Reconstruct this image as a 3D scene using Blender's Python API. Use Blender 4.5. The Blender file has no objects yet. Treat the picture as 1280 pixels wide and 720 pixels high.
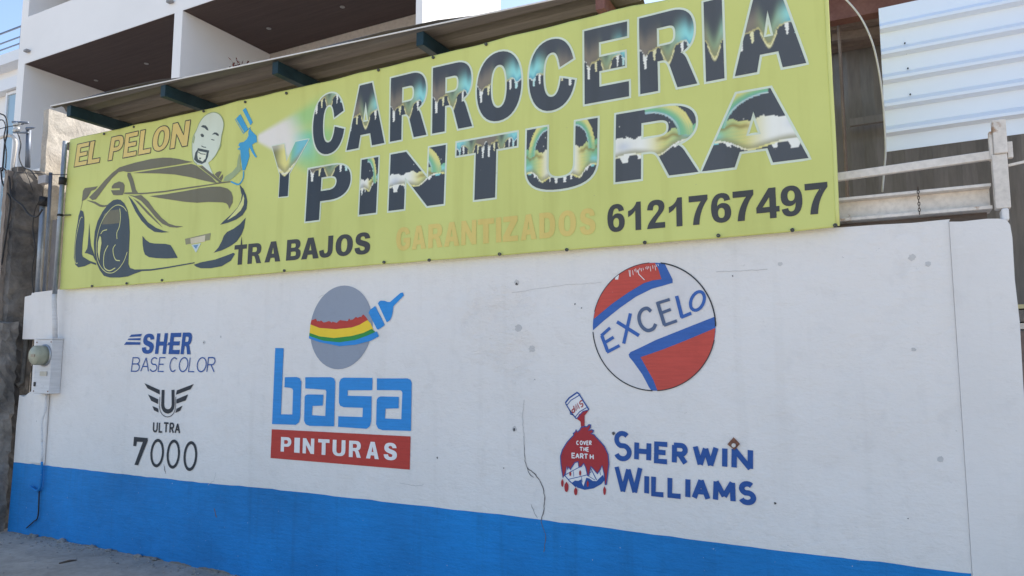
import bpy, bmesh, math, random
import numpy as np
from mathutils import Vector, Matrix
from mathutils.geometry import delaunay_2d_cdt

S = bpy.context.scene
COL = S.collection
rnd = random.Random(7)
rad = math.radians

# ------------------------------------------------------------------ camera
F_PX, YAW, PIT = 896.2, rad(27.628), rad(6.1285)
CAM = np.array([0.0, -4.0769, 1.6])
cam = bpy.data.cameras.new('camera')
cam.sensor_width = 36.0
cam.lens = 36.0 * F_PX / 1280.0
cam.clip_start = 0.05
cam.clip_end = 3000
cam_o = bpy.data.objects.new('camera', cam)
COL.objects.link(cam_o)
cam_o.location = CAM
cam_o.rotation_euler = (math.pi / 2 + PIT, 0, YAW)
S.camera = cam_o

# ------------------------------------------------------------------ sky, sun, exposure
SUN_AZ, SUN_EL = rad(28), rad(48)          # azimuth measured from +Y (behind the wall) towards +X
W = bpy.data.worlds.new('World')
S.world = W
W.use_nodes = True
wn = W.node_tree
bg = wn.nodes['Background']
sky = wn.nodes.new('ShaderNodeTexSky')
sky.sky_type = 'NISHITA'
sky.sun_disc = False
sky.sun_elevation = SUN_EL
sky.sun_rotation = SUN_AZ
sky.air_density = 1.0
sky.dust_density = 1.2
sky.ozone_density = 0.6
wn.links.new(sky.outputs[0], bg.inputs[0])
bg.inputs[1].default_value = 0.15
sl = bpy.data.lights.new('sun', 'SUN')
sl.energy = 4.5
sl.angle = rad(0.53)
sl.color = (1.0, 0.93, 0.82)
so = bpy.data.objects.new('sun', sl)
COL.objects.link(so)
sd = Vector((math.sin(SUN_AZ) * math.cos(SUN_EL), math.cos(SUN_AZ) * math.cos(SUN_EL), math.sin(SUN_EL)))
so.rotation_euler = sd.to_track_quat('Z', 'Y').to_euler()
so.location = (3, 12, 20)
S.view_settings.view_transform = 'Standard'
S.view_settings.look = 'None'
S.view_settings.gamma = 1.0
S.view_settings.exposure = 0.95
S.view_settings.use_curve_mapping = False
S.render.engine = 'CYCLES'
S.cycles.max_bounces = 8
S.cycles.diffuse_bounces = 5

# ------------------------------------------------------------------ sight lines of the survey photograph
_cy, _sy, _cp, _sp = math.cos(YAW), math.sin(YAW), math.cos(PIT), math.sin(PIT)
FW = np.array([-_sy * _cp, _cy * _cp, _sp]); RT = np.array([_cy, _sy, 0.0]); UP = np.cross(RT, FW)
def ray(px, py): return RT * ((px - 640) / F_PX) + UP * ((360 - py) / F_PX) + FW
def onY(px, py, y=0.0):
    d = ray(px, py); return CAM + d * ((y - CAM[1]) / d[1])
def onX(px, py, x):
    d = ray(px, py); return CAM + d * ((x - CAM[0]) / d[0])
def onZ(px, py, z=0.0):
    d = ray(px, py); return CAM + d * ((z - CAM[2]) / d[2])
def xz(p, y=0.0):
    q = onY(p[0], p[1], y); return (q[0], q[2])

# ------------------------------------------------------------------ object helpers
def tag(o, label=None, cat=None, group=None, kind=None):
    if label: o['label'] = label
    if cat: o['category'] = cat
    if group: o['group'] = group
    if kind: o['kind'] = kind
    return o
def empty(name, loc, label, cat, group=None):
    o = bpy.data.objects.new(name, None); COL.objects.link(o)
    o.location = loc; o.empty_display_size = 0.1
    return tag(o, label, cat, group)
def link(name, me, mat, parent=None, smooth=False):
    if mat: me.materials.append(mat)
    if smooth:
        for p in me.polygons: p.use_smooth = True
    o = bpy.data.objects.new(name, me); COL.objects.link(o)
    if parent:
        o.parent = parent
        o.matrix_parent_inverse = Matrix.Translation(parent.location).inverted() if parent.type == 'EMPTY' else Matrix.Identity(4)
    return o
def mesh(name, v, f, mat, parent=None, smooth=False):
    me = bpy.data.meshes.new(name)
    me.from_pydata([tuple(map(float, p)) for p in v], [], f); me.validate(); me.update()
    return link(name, me, mat, parent, smooth)

class MB:
    def __init__(s): s.v = []; s.f = []
    def box(s, x0, x1, y0, y1, z0, z1):
        n = len(s.v)
        s.v += [(x0, y0, z0), (x1, y0, z0), (x1, y1, z0), (x0, y1, z0), (x0, y0, z1), (x1, y0, z1), (x1, y1, z1), (x0, y1, z1)]
        s.f += [tuple(n + i for i in q) for q in ((0, 3, 2, 1), (4, 5, 6, 7), (0, 1, 5, 4), (1, 2, 6, 5), (2, 3, 7, 6), (3, 0, 4, 7))]
        return s
    def bar(s, a, b, w, h):            # box beam from a to b, w across, h upward
        a = Vector(a); b = Vector(b); d = (b - a).normalized()
        up = Vector((0, 0, 1)) if abs(d.z) < 0.9 else Vector((0, 1, 0))
        r = d.cross(up).normalized() * (w / 2); u = r.cross(d).normalized() * (h / 2)
        n = len(s.v)
        for p in (a, b):
            s.v += [p - r - u, p + r - u, p + r + u, p - r + u]
        s.f += [tuple(n + i for i in q) for q in ((0, 1, 2, 3), (7, 6, 5, 4), (0, 4, 5, 1), (1, 5, 6, 2), (2, 6, 7, 3), (3, 7, 4, 0))]
        return s
    def tube(s, pts, r, seg=10, caps=True):
        P = [Vector(p) for p in pts]; n0 = len(s.v); m = len(P)
        rr = r if hasattr(r, '__len__') else [r] * m
        prev = None
        for i, p in enumerate(P):
            t = (P[min(i + 1, m - 1)] - P[max(i - 1, 0)]).normalized()
            if prev is None:
                a = Vector((0, 0, 1)) if abs(t.z) < 0.9 else Vector((0, 1, 0))
                u = t.cross(a).normalized()
            else:
                u = (prev - t * prev.dot(t)).normalized()
            prev = u; w = t.cross(u)
            for k in range(seg):
                q = 2 * math.pi * k / seg
                s.v.append(p + (u * math.cos(q) + w * math.sin(q)) * rr[i])
        for i in range(m - 1):
            for k in range(seg):
                a = n0 + i * seg + k; b = n0 + i * seg + (k + 1) % seg
                s.f.append((a, b, b + seg, a + seg))
        if caps:
            s.f.append(tuple(n0 + k for k in range(seg))[::-1])
            s.f.append(tuple(n0 + (m - 1) * seg + k for k in range(seg)))
        return s
    def build(s, name, mat, parent=None, smooth=False, bevel=0):
        o = mesh(name, s.v, s.f, mat, parent, smooth)
        if bevel:
            b = o.modifiers.new('bevel', 'BEVEL'); b.width = bevel; b.segments = 2; b.limit_method = 'ANGLE'
        return o
def spline(pts, n=6):
    P = [np.array(p, float) for p in pts]; P = [2 * P[0] - P[1]] + P + [2 * P[-1] - P[-2]]
    out = []
    for i in range(1, len(P) - 2):
        p0, p1, p2, p3 = P[i - 1:i + 3]
        for k in range(n):
            t = k / n
            out.append(0.5 * (2 * p1 + (p2 - p0) * t + (2 * p0 - 5 * p1 + 4 * p2 - p3) * t * t + (3 * p1 - p0 - 3 * p2 + p3) * t ** 3))
    out.append(P[-2]); return out

# ------------------------------------------------------------------ colours and materials
def s2l(c):
    c = c / 255.0
    return c / 12.92 if c <= 0.04045 else ((c + 0.055) / 1.055) ** 2.4
WHITE_REF = (186, 193, 211)
def A(r, g, b, k=0.78):                # surface colour from what the shaded white plaster beside it shows
    return tuple(min(0.92, max(0.004, s2l(c) / s2l(w) * k)) for c, w in zip((r, g, b), WHITE_REF)) + (1.0,)

def newmat(name):
    m = bpy.data.materials.new(name); m.use_nodes = True
    nt = m.node_tree; b = nt.nodes['Principled BSDF']
    return m, nt, b
def N(nt, t, **kw):
    n = nt.nodes.new(t)
    for k, v in kw.items(): setattr(n, k, v)
    return n
def noise(nt, vec, scale, detail=4, rough=0.55, dist=0.0):
    n = N(nt, 'ShaderNodeTexNoise'); n.inputs['Scale'].default_value = scale
    n.inputs['Detail'].default_value = detail; n.inputs['Roughness'].default_value = rough; n.inputs['Distortion'].default_value = dist
    nt.links.new(vec, n.inputs['Vector']); return n.outputs['Fac']
def ramp(nt, fac, stops):
    r = N(nt, 'ShaderNodeValToRGB'); e = r.color_ramp.elements
    while len(e) < len(stops): e.new(0.5)
    for el, (p, c) in zip(e, stops):
        el.position = p; el.color = c if len(c) == 4 else tuple(c) + (1,)
    nt.links.new(fac, r.inputs[0]); return r.outputs[0]
def mixc(nt, fac, a, b, mode='MIX'):
    m = N(nt, 'ShaderNodeMix'); m.data_type = 'RGBA'; m.blend_type = mode
    for sock, v in ((m.inputs[0], fac), (m.inputs[6], a), (m.inputs[7], b)):
        if hasattr(v, 'is_linked'): nt.links.new(v, sock)
        else: sock.default_value = v
    return m.outputs[2]
def mapping(nt, vec, sc):
    m = N(nt, 'ShaderNodeMapping'); m.inputs['Scale'].default_value = sc
    nt.links.new(vec, m.inputs['Vector']); return m.outputs[0]
def bump(nt, h, strength, dist, prev=None):
    b = N(nt, 'ShaderNodeBump'); b.inputs['Strength'].default_value = strength; b.inputs['Distance'].default_value = dist
    nt.links.new(h, b.inputs['Height'])
    if prev: nt.links.new(prev, b.inputs['Normal'])
    return b.outputs[0]
def g(v): return (v, v, v, 1)

def plaster(name, col, var=0.10, rough=0.82, chip=None, chip_at=0.70, grime=0.22, bmp=1.0, specks=False):
    """painted rough render: trowel marks, pinholes, scuffs, faint runs"""
    m, nt, b = newmat(name)
    pos = N(nt, 'ShaderNodeNewGeometry').outputs['Position']
    n1 = noise(nt, pos, 1.1, 6); n2 = noise(nt, pos, 7, 8, 0.62, 0.3); n3 = noise(nt, pos, 55, 3)
    tint = ramp(nt, n1, [(0.30, g(1 - var)), (0.70, g(1.0))])
    c = mixc(nt, 1.0, col, tint, 'MULTIPLY')
    c = mixc(nt, 1.0, c, ramp(nt, n2, [(0.30, g(0.94)), (0.46, g(1)), (1, g(1))]), 'MULTIPLY')
    run = noise(nt, mapping(nt, pos, (9, 9, 0.55)), 1.0, 5, 0.6)
    c = mixc(nt, grime, c, mixc(nt, 1.0, c, ramp(nt, run, [(0.30, (0.82, 0.81, 0.79)), (0.46, g(1))]), 'MULTIPLY'))
    spk = noise(nt, pos, 23, 4, 0.7); pat = noise(nt, pos, 1.7, 2)
    f = N(nt, 'ShaderNodeMath', operation='MULTIPLY')
    nt.links.new(ramp(nt, spk, [(0.685, g(0)), (0.72, g(1))]), f.inputs[0]); nt.links.new(ramp(nt, pat, [(0.45, g(0)), (0.62, g(0.75))]), f.inputs[1])
    if specks: c = mixc(nt, f.outputs[0], c, (0.22, 0.21, 0.21, 1))
    if chip:
        br = noise(nt, mapping(nt, pos, (5, 5, 70)), 1.0, 3, 0.6)
        c = mixc(nt, 1.0, c, ramp(nt, br, [(0.25, g(0.84)), (0.6, g(1))]), 'MULTIPLY')
        ch = noise(nt, pos, 34, 5, 0.65)
        c = mixc(nt, ramp(nt, ch, [(chip_at, g(0)), (chip_at + 0.03, g(1))]), c, chip)
    nt.links.new(c, b.inputs['Base Color']); b.inputs['Roughness'].default_value = rough
    bn = bump(nt, noise(nt, pos, 2.6, 3, 0.5), 0.35 * bmp, 0.05)
    bn = bump(nt, n2, 0.45 * bmp, 0.012, bn)
    bn = bump(nt, n3, 0.35 * bmp, 0.004, bn)
    bn = bump(nt, noise(nt, mapping(nt, pos, (1, 1, 3.5)), 16, 5, 0.6, 0.8), 0.3 * bmp, 0.006, bn)
    nt.links.new(bn, b.inputs['Normal'])
    return m
def rough_mat(name, c0, c1, scale=3.0, rough=0.9, bm=0.6, dist=0.02, metal=0.0, stretch=(1, 1, 1), spec=0.3, rust=None, rust_at=0.62):
    m, nt, b = newmat(name)
    pos = mapping(nt, N(nt, 'ShaderNodeNewGeometry').outputs['Position'], stretch)
    n1 = noise(nt, pos, scale, 8, 0.62, 0.4); n2 = noise(nt, pos, scale * 9, 4, 0.6)
    c = ramp(nt, n1, [(0.32, c0), (0.68, c1)])
    c = mixc(nt, 1.0, c, ramp(nt, n2, [(0.25, g(0.8)), (0.6, g(1))]), 'MULTIPLY')
    if rust:
        c = mixc(nt, ramp(nt, noise(nt, pos, scale * 2.3, 7, 0.68), [(rust_at, g(0)), (rust_at + 0.08, g(0.9))]), c, rust)
    nt.links.new(c, b.inputs['Base Color']); b.inputs['Roughness'].default_value = rough
    b.inputs['Metallic'].default_value = metal; b.inputs['Specular IOR Level'].default_value = spec
    bn = bump(nt, n1, bm, dist); bn = bump(nt, n2, bm * 0.6, dist * 0.25, bn)
    nt.links.new(bn, b.inputs['Normal'])
    return m
def vinyl(name, col=None, attr=None, rough=0.55):
    """printed banner cloth, faded in faint patches; ink either one colour or colours stored per vertex"""
    m, nt, b = newmat(name)
    pos = N(nt, 'ShaderNodeNewGeometry').outputs['Position']
    if attr:
        a = N(nt, 'ShaderNodeAttribute'); a.attribute_name = attr; c = a.outputs['Color']
    else: c = col
    c = mixc(nt, 1.0, c, ramp(nt, noise(nt, pos, 1.6, 5), [(0.3, (0.93, 0.93, 0.90)), (0.7, g(1))]), 'MULTIPLY')
    c = mixc(nt, 1.0, c, ramp(nt, noise(nt, mapping(nt, pos, (6, 6, 0.5)), 1.0, 4), [(0.32, (0.92, 0.91, 0.88)), (0.5, g(1))]), 'MULTIPLY')
    c = mixc(nt, ramp(nt, noise(nt, pos, 30, 4, 0.7), [(0.70, g(0)), (0.75, g(0.45))]), c, (0.30, 0.28, 0.22, 1))
    nt.links.new(c, b.inputs['Base Color']); b.inputs['Roughness'].default_value = rough
    b.inputs['Specular IOR Level'].default_value = 0.18
    bn = bump(nt, noise(nt, pos, 5.0, 4, 0.5, 0.6), 0.12, 0.02)
    nt.links.new(bn, b.inputs['Normal'])
    return m
def plain(name, col, rough=0.6, metal=0.0, var=0.15, scale=20.0, spec=0.4):
    m, nt, b = newmat(name)
    pos = N(nt, 'ShaderNodeNewGeometry').outputs['Position']
    c = mixc(nt, 1.0, col, ramp(nt, noise(nt, pos, scale, 5), [(0.3, g(1 - var)), (0.7, g(1))]), 'MULTIPLY')
    nt.links.new(c, b.inputs['Base Color']); b.inputs['Roughness'].default_value = rough
    b.inputs['Metallic'].default_value = metal; b.inputs['Specular IOR Level'].default_value = spec
    return m

# ------------------------------------------------------------------ flat artwork: outlines -> triangles
def inside(P, contours):
    P = np.asarray(P); r = np.zeros(len(P), bool)
    for c in contours:
        c = np.asarray(c); d = np.roll(c, -1, 0)
        for (x0, y0), (x1, y1) in zip(c, d):
            if y0 == y1: continue
            k = ((y0 > P[:, 1]) != (y1 > P[:, 1])) & (P[:, 0] < (x1 - x0) * (P[:, 1] - y0) / (y1 - y0) + x0)
            r ^= k
    return r
def resample(c, step):
    out = []
    for a, b in zip(c, c[1:] + c[:1]):
        n = max(1, int(math.ceil(math.hypot(b[0] - a[0], b[1] - a[1]) / step)))
        for k in range(n): out.append((a[0] + (b[0] - a[0]) * k / n, a[1] + (b[1] - a[1]) * k / n))
    return out
def fill(contours, step=None):
    """-> verts (x,z), triangles; even-odd"""
    cs = [resample(list(map(tuple, c)), step) if step else list(map(tuple, c)) for c in contours]
    V = []; E = []
    for c in cs:
        n = len(V); V += c; E += [(n + i, n + (i + 1) % len(c)) for i in range(len(c))]
    if step:
        a = np.array(V); x0, z0 = a.min(0); x1, z1 = a.max(0)
        gx = np.arange(x0 + step / 2, x1, step); gz = np.arange(z0 + step / 2, z1, step)
        G = np.array([(x + (0.25 * step if j % 2 else 0), z) for j, z in enumerate(gz) for x in gx]) if len(gx) and len(gz) else np.zeros((0, 2))
        if len(G):
            G = G[inside(G, cs)]
            V += [tuple(p) for p in G]
    vv, ee, ff, _, _, _ = delaunay_2d_cdt([Vector(p) for p in V], E, [], 0, 1e-6)
    vv = np.array([(p.x, p.y) for p in vv])
    ff = [f for f in ff if len(f) == 3]
    if not ff: return vv, []
    cen = vv[np.array(ff)].mean(1); ok = inside(cen, cs)
    return vv, [f for f, k in zip(ff, ok) if k]
def ribbon(pts, w, closed=False, step=None):
    """mitred stripe of width w along a polyline -> verts, quads"""
    P = [np.array(p, float) for p in pts]
    Q = [P[0]]
    for p in P[1:]:
        if np.hypot(*(p - Q[-1])) > 1e-5: Q.append(p)
    P = Q
    if closed and np.hypot(*(P[0] - P[-1])) < 1e-5: P = P[:-1]
    if step:
        R = []
        for a, b in zip(P, (P[1:] + P[:1]) if closed else P[1:]):
            n = max(1, int(np.hypot(*(b - a)) / step)); R += [a + (b - a) * k / n for k in range(n)]
        if not closed: R.append(P[-1])
        P = R
    m = len(P); V = []; Fc = []
    ww = w if hasattr(w, '__len__') else [w] * m
    for i in range(m):
        a = P[(i - 1) % m] if (closed or i > 0) else None; b = P[(i + 1) % m] if (closed or i < m - 1) else None
        d0 = (P[i] - a) if a is not None else (b - P[i]); d1 = (b - P[i]) if b is not None else d0
        d0 = d0 / (np.hypot(*d0) + 1e-9); d1 = d1 / (np.hypot(*d1) + 1e-9)
        n0 = np.array([-d0[1], d0[0]]); n1 = np.array([-d1[1], d1[0]]); n = n0 + n1
        L = np.hypot(*n); n = n / L if L > 1e-6 else n0
        k = min(1.3, 1.0 / max(0.3, float(n @ n0)))
        V += [P[i] + n * ww[min(i, len(ww) - 1)] / 2 * k, P[i] - n * ww[min(i, len(ww) - 1)] / 2 * k]
    for i in range(m if closed else m - 1):
        j = (i + 1) % m; Fc.append((2 * i, 2 * i + 1, 2 * j + 1, 2 * j))
    return np.array(V), Fc

class Art:
    """one printed/painted layer: polygons and stripes gathered in (x,z), laid on a surface y=surf(x,z)-off"""
    def __init__(s, surf): s.surf = surf; s.V = []; s.F = []; s.C = []; s.k = 0
    def add(s, v, f, off, colf=None):
        n = len(s.V)
        s.k += 1
        for i, p in enumerate(v):
            s.V.append((p[0], s.surf(p[0], p[1]) - off, p[1]))
        if colf is not None: s.C += [colf(p[0], p[1]) for p in v]
        s.F += [tuple(n + i for i in q) for q in f]
    def poly(s, cs, off, step=None, colf=None): v, f = fill(cs, step); s.add(v, f, off, colf); return s
    def line(s, pts, w, off, closed=False, step=None, colf=None): v, f = ribbon(pts, w, closed, step); s.add(v, f, off, colf); return s
    def build(s, name, mat, parent):
        # all faces look at the street (-y)
        F = []
        V = s.V
        for f in s.F:
            a, b, c = (np.array(V[i]) for i in f[:3])
            n = np.cross(b - a, c - a); F.append(f if n[1] < 0 else f[::-1])
        o = mesh(name, V, F, mat, parent)
        if s.C:
            at = o.data.attributes.new('ink', 'FLOAT_COLOR', 'POINT')
            at.data.foreach_set('color', np.array([tuple(c[:3]) + (1.0,) for c in s.C], np.float32).ravel())
        return o

# ---- lettering: heavy sans capitals drawn as outlines in a 100 x 100 box
GL = {
'C': 'M97 66C90 88 75 100 50 100C18 100 0 80 0 50C0 20 18 0 50 0C78 0 95 14 100 36L70 43C67 28 62 19 51 19C38 19 32 30 32 50C32 70 38 81 51 81C60 81 65 74 68 58Z',
'A': 'M0 0L32 0L37 20L63 20L68 0L100 0L66 100L34 100ZM43 40L57 40L50 72Z',
'R': 'M0 0L32 0L32 38L41 38C48 38 52 34 55 26L66 0L100 0L84 32C81 38 78 41 73 43C90 47 97 57 97 71C97 90 83 100 58 100L0 100ZM32 57L32 81L52 81C62 81 65 77 65 69C65 60 60 57 52 57Z',
'O': 'M50 100C18 100 0 80 0 50C0 20 18 0 50 0C82 0 100 20 100 50C100 80 82 100 50 100ZM50 81C62 81 68 70 68 50C68 30 62 19 50 19C38 19 32 30 32 50C32 70 38 81 50 81Z',
'E': 'M0 0L100 0L100 20L34 20L34 41L92 41L92 60L34 60L34 80L98 80L98 100L0 100Z',
'I': 'M0 0L100 0L100 100L0 100Z',
'P': 'M0 0L32 0L32 35L55 35C84 35 100 48 100 68C100 89 85 100 58 100L0 100ZM32 54L32 80L50 80C62 80 68 76 68 68C68 59 61 54 50 54Z',
'N': 'M0 0L29 0L29 55L71 0L100 0L100 100L71 100L71 46L29 100L0 100Z',
'T': 'M33 0L67 0L67 78L100 78L100 100L0 100L0 78L33 78Z',
'U': 'M0 100L0 38C0 12 16 0 50 0C84 0 100 12 100 38L100 100L70 100L70 38C70 24 64 17 50 17C36 17 30 24 30 38L30 100Z',
'Y': 'M27 0L52 0L52 42L100 100L65 100L43 66L34 100L0 100L27 42Z',
'L': 'M0 0L100 0L100 20L38 20L38 100L0 100Z',
'B': 'M0 0L58 0C86 0 100 10 100 29C100 41 94 49 80 53C90 57 95 64 95 74C95 91 82 100 57 100L0 100ZM31 20L31 41L54 41C64 41 68 38 68 31C68 23 64 20 54 20ZM31 60L31 80L50 80C60 80 63 77 63 70C63 63 60 60 50 60Z',
'J': 'M0 34C0 10 16 0 46 0C82 0 100 12 100 40L100 100L64 100L64 38C64 25 58 20 48 20C37 20 34 26 33 38Z',
'S': 'M0 31C3 8 20 0 50 0C82 0 100 11 100 31C100 48 88 54 66 60C42 66 36 67 36 73C36 79 41 82 50 82C60 82 64 78 66 70L97 71C94 90 80 100 50 100C20 100 4 89 4 70C4 53 16 46 40 40C60 35 66 34 66 27C66 21 60 18 51 18C40 18 35 22 33 33Z',
'G': 'M100 53L53 53L53 34L68 34L68 26C63 21 59 19 53 19C39 19 32 30 32 50C32 70 39 81 52 81C61 81 66 76 69 67L98 71C92 90 78 100 52 100C18 100 0 82 0 50C0 18 18 0 53 0C74 0 90 7 100 20Z',
'Z': 'M0 0L100 0L100 21L46 21L98 80L98 100L4 100L4 79L52 79L0 20Z',
'D': 'M0 0L50 0C84 0 100 18 100 50C100 82 84 100 50 100L0 100ZM32 21L32 79L46 79C61 79 67 70 67 50C67 30 61 21 46 21Z',
'H': 'M0 0L30 0L30 40L70 40L70 0L100 0L100 100L70 100L70 60L30 60L30 100L0 100Z',
'6': 'M97 75C94 91 80 100 53 100C18 100 0 80 0 49C0 16 19 0 52 0C82 0 100 13 100 34C100 55 84 66 59 66C46 66 37 62 31 56C32 74 39 84 52 84C61 84 66 80 67 72ZM51 50C62 50 68 44 68 33C68 22 62 16 52 16C41 16 34 23 34 34C34 44 41 50 51 50Z',
'1': 'M56 0L100 0L100 100L66 100C55 84 32 74 0 70L0 49C22 53 42 60 56 70Z',
'2': 'M0 0L100 0L100 20L46 20C52 28 60 35 72 44C90 57 98 64 98 76C98 92 80 100 52 100C20 100 4 88 2 66L33 64C35 78 40 82 50 82C60 82 66 78 66 71C66 63 58 57 44 47C20 30 4 18 0 0Z',
'4': 'M58 0L86 0L86 20L100 20L100 38L86 38L86 100L56 100L0 38L0 20L58 20ZM58 38L58 70L27 38Z',
'7': 'M20 0L54 0C56 32 72 62 100 84L100 100L0 100L0 79L64 79C38 56 23 28 20 0Z',
}
GL['9'] = None
import re
def glyph(ch, n=7):
    if ch == '9': return [[(1 - x, 1 - y) for x, y in c] for c in glyph('6', n)]
    cs = []; cur = []
    for cmd, body in re.findall(r'([MLCZ])([^MLCZ]*)', GL[ch]):
        q = [float(t) / 100 for t in body.split()]
        if cmd == 'M': cur = [(q[0], q[1])]
        elif cmd == 'L': cur.append((q[0], q[1]))
        elif cmd == 'C':
            p0 = cur[-1]
            for k in range(1, n + 1):
                t = k / n; a = (1 - t) ** 3; b = 3 * t * (1 - t) ** 2; c = 3 * t * t * (1 - t); d = t ** 3
                cur.append((a * p0[0] + b * q[0] + c * q[2] + d * q[4], a * p0[1] + b * q[1] + c * q[3] + d * q[5]))
        else:
            if abs(cur[0][0] - cur[-1][0]) + abs(cur[0][1] - cur[-1][1]) < 1e-6: cur = cur[:-1]
            cs.append(cur)
    return cs
def word_boxes(letters, bot, top, y, slant=0.0):
    """letters (char, left px, right px at the foot); bot/top = two photo points on the foot and head lines"""
    (bx0, bz0), (bx1, bz1) = xz(bot[0], y), xz(bot[1], y); (tx0, tz0), (tx1, tz1) = xz(top[0], y), xz(top[1], y)
    zb = lambda x: bz0 + (bz1 - bz0) * (x - bx0) / (bx1 - bx0); zt = lambda x: tz0 + (tz1 - tz0) * (x - tx0) / (tx1 - tx0)
    out = []
    for ch, l, r in letters:
        def px2x(px):
            t = (px - bot[0][0]) / (bot[1][0] - bot[0][0]); return xz((px, bot[0][1] + t * (bot[1][1] - bot[0][1])), y)[0]
        x0, x1 = px2x(l), px2x(r)
        out.append((ch, (x0, x1, zb, zt, slant)))
    return out
def place(uv, box):
    x0, x1, zb, zt, sl = box
    x = x0 + (x1 - x0) * uv[0]; h = zt(x) - zb(x)
    return (x + sl * h * uv[1], zb(x) + h * uv[1])
# ---- brush lettering: skeleton strokes in a unit box
def arc(cx, cy, rx, ry, a0, a1, n=12):
    return [(cx + rx * math.cos(rad(a0 + (a1 - a0) * k / n)), cy + ry * math.sin(rad(a0 + (a1 - a0) * k / n))) for k in range(n + 1)]
ST = {
'A': [[(0, 0), (.5, 1), (1, 0)], [(.2, .36), (.8, .36)]], 'B': [[(0, 0), (0, 1)], [(-.05, 1), (.55, 1)] + arc(.55, .77, .35, .23, 90, -90) + [(0.02, .54)], [(.5, .54)] + arc(.6, .27, .4, .27, 90, -90) + [(-.05, 0)]],
'C': [arc(.5, .5, .5, .5, 50, 310, 18)], 'E': [[(1, 1), (0, 1), (0, 0), (1, 0)], [(0.02, .52), (.85, .52)]], 'H': [[(0, 0), (0, 1)], [(1, 0), (1, 1)], [(0.02, .5), (.98, .5)]],
'I': [[(.5, 0), (.5, 1)]], 'L': [[(0, 1), (0, 0), (1, 0)]], 'M': [[(0, 0), (.04, 1), (.5, .22), (.96, 1), (1, 0)]], 'N': [[(0, 0), (0, 1), (1, 0), (1, 1)]],
'O': [arc(.5, .5, .5, .5, 0, 360, 24)], 'P': [[(0, 0), (0, 1)], [(-.05, 1), (.5, 1)] + arc(.6, .74, .4, .26, 90, -90) + [(0.02, .48)]],
'R': [[(0, 0), (0, 1)], [(-.05, 1), (.5, 1)] + arc(.58, .75, .38, .25, 90, -90) + [(0.02, .5)], [(.45, .5), (1, 0)]],
'S': [arc(.5, .75, .45, .25, 40, 250, 12) + arc(.5, .26, .5, .26, 75, -160, 14)], 'T': [[(0, 1), (1, 1)], [(.5, 0), (.5, .98)]],
'U': [[(0, 1), (0, .35)] + arc(.5, .35, .5, .35, 180, 360, 10) + [(1, 1)]], 'V': [[(0, 1), (.5, 0), (1, 1)]], 'W': [[(0, 1), (.25, 0), (.5, .92), (.75, 0), (1, 1)]],
}
def brush_word(art, letters, bot, top, y, w, off, slant=0.0):
    k = 0
    for ch, box in word_boxes(letters, bot, top, y, slant):
        for stv in ST[ch]:
            closed = ch == 'O'
            P = [np.array(place(p, box)) for p in stv]; runs = [[P[0]]]
            for i in range(1, len(P)):                   # lift the brush at sharp corners
                runs[-1].append(P[i])
                if i < len(P) - 1 and not closed:
                    d0, d1 = P[i] - P[i - 1], P[i + 1] - P[i]
                    if d0 @ d1 < -0.2 * np.hypot(*d0) * np.hypot(*d1): runs.append([P[i]])
            for q in runs:
                art.line(q, w, off + 0.00025 * (k % 5), closed); k += 1

# =================================================================== SETTING: ground
M_ground = rough_mat('pavement_concrete', (0.34, 0.29, 0.24, 1), (0.50, 0.43, 0.36, 1), 2.6, 0.95, 0.3, 0.02)
M_kerb = rough_mat('kerb_concrete', (0.34, 0.32, 0.29, 1), (0.45, 0.43, 0.39, 1), 4, 0.95, 0.5, 0.02)
M_road = rough_mat('dusty_street', (0.40, 0.34, 0.28, 1), (0.52, 0.45, 0.37, 1), 0.6, 0.95, 0.4, 0.02)
def ground_z(x, y):
    return 0.012 * math.sin(x * 1.7 + y) * math.exp(-abs(y + 0.6)) if y > -2.5 else 0.0
def sheet(name, gxs, gys, zf, mat, label):
    gv = [(xv, yv, zf(xv, yv)) for yv in gys for xv in gxs]; nx = len(gxs)
    gf = [(j * nx + i, j * nx + i + 1, (j + 1) * nx + i + 1, (j + 1) * nx + i) for j in range(len(gys) - 1) for i in range(nx - 1)]
    return tag(mesh(name, gv, gf, mat, smooth=True), label, name, kind='structure')
XS_ = [-600, -200, -60, -25] + list(np.arange(-12, 6.01, 0.25)) + [12, 30, 100, 400, 900]
sheet('pavement', XS_, [-4.9] + list(np.arange(-4.75, 0.51, 0.25)) + [3, 8, 20, 60, 200, 1500], ground_z, M_ground, 'grey dusty concrete pavement at the foot of the wall')
tag(MB().box(-600, 900, -5.08, -4.902, -0.3, 0.002).build('kerb', M_kerb, None, bevel=0.02), 'plain concrete kerb along the pavement edge', 'kerb', kind='structure')
sheet('road', XS_, [-1500, -300, -90, -40, -20, -12, -8, -6, -5.0], lambda x, y: -0.13, M_road, 'pale dusty street beyond the pavement')

# =================================================================== the painted wall
C_WHITE = (0.82, 0.79, 0.76, 1)
M_white = plaster('white_render', C_WHITE, 0.06, specks=True, bmp=1.7)
M_col = plaster('white_render_column', (0.80, 0.775, 0.75, 1))
M_band = plaster('blue_band_paint', A(8, 116, 200), 0.30, 0.75, (0.34, 0.46, 0.60, 1), 0.685, grime=0.7, bmp=1.8)
WALL_Z = 2.33
wall = empty('painted_wall', (-3.5, 0.1, 0), 'long white plastered street wall with bright blue base band and painted paint adverts', 'wall')
flat = lambda x, z: 0.0
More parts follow.
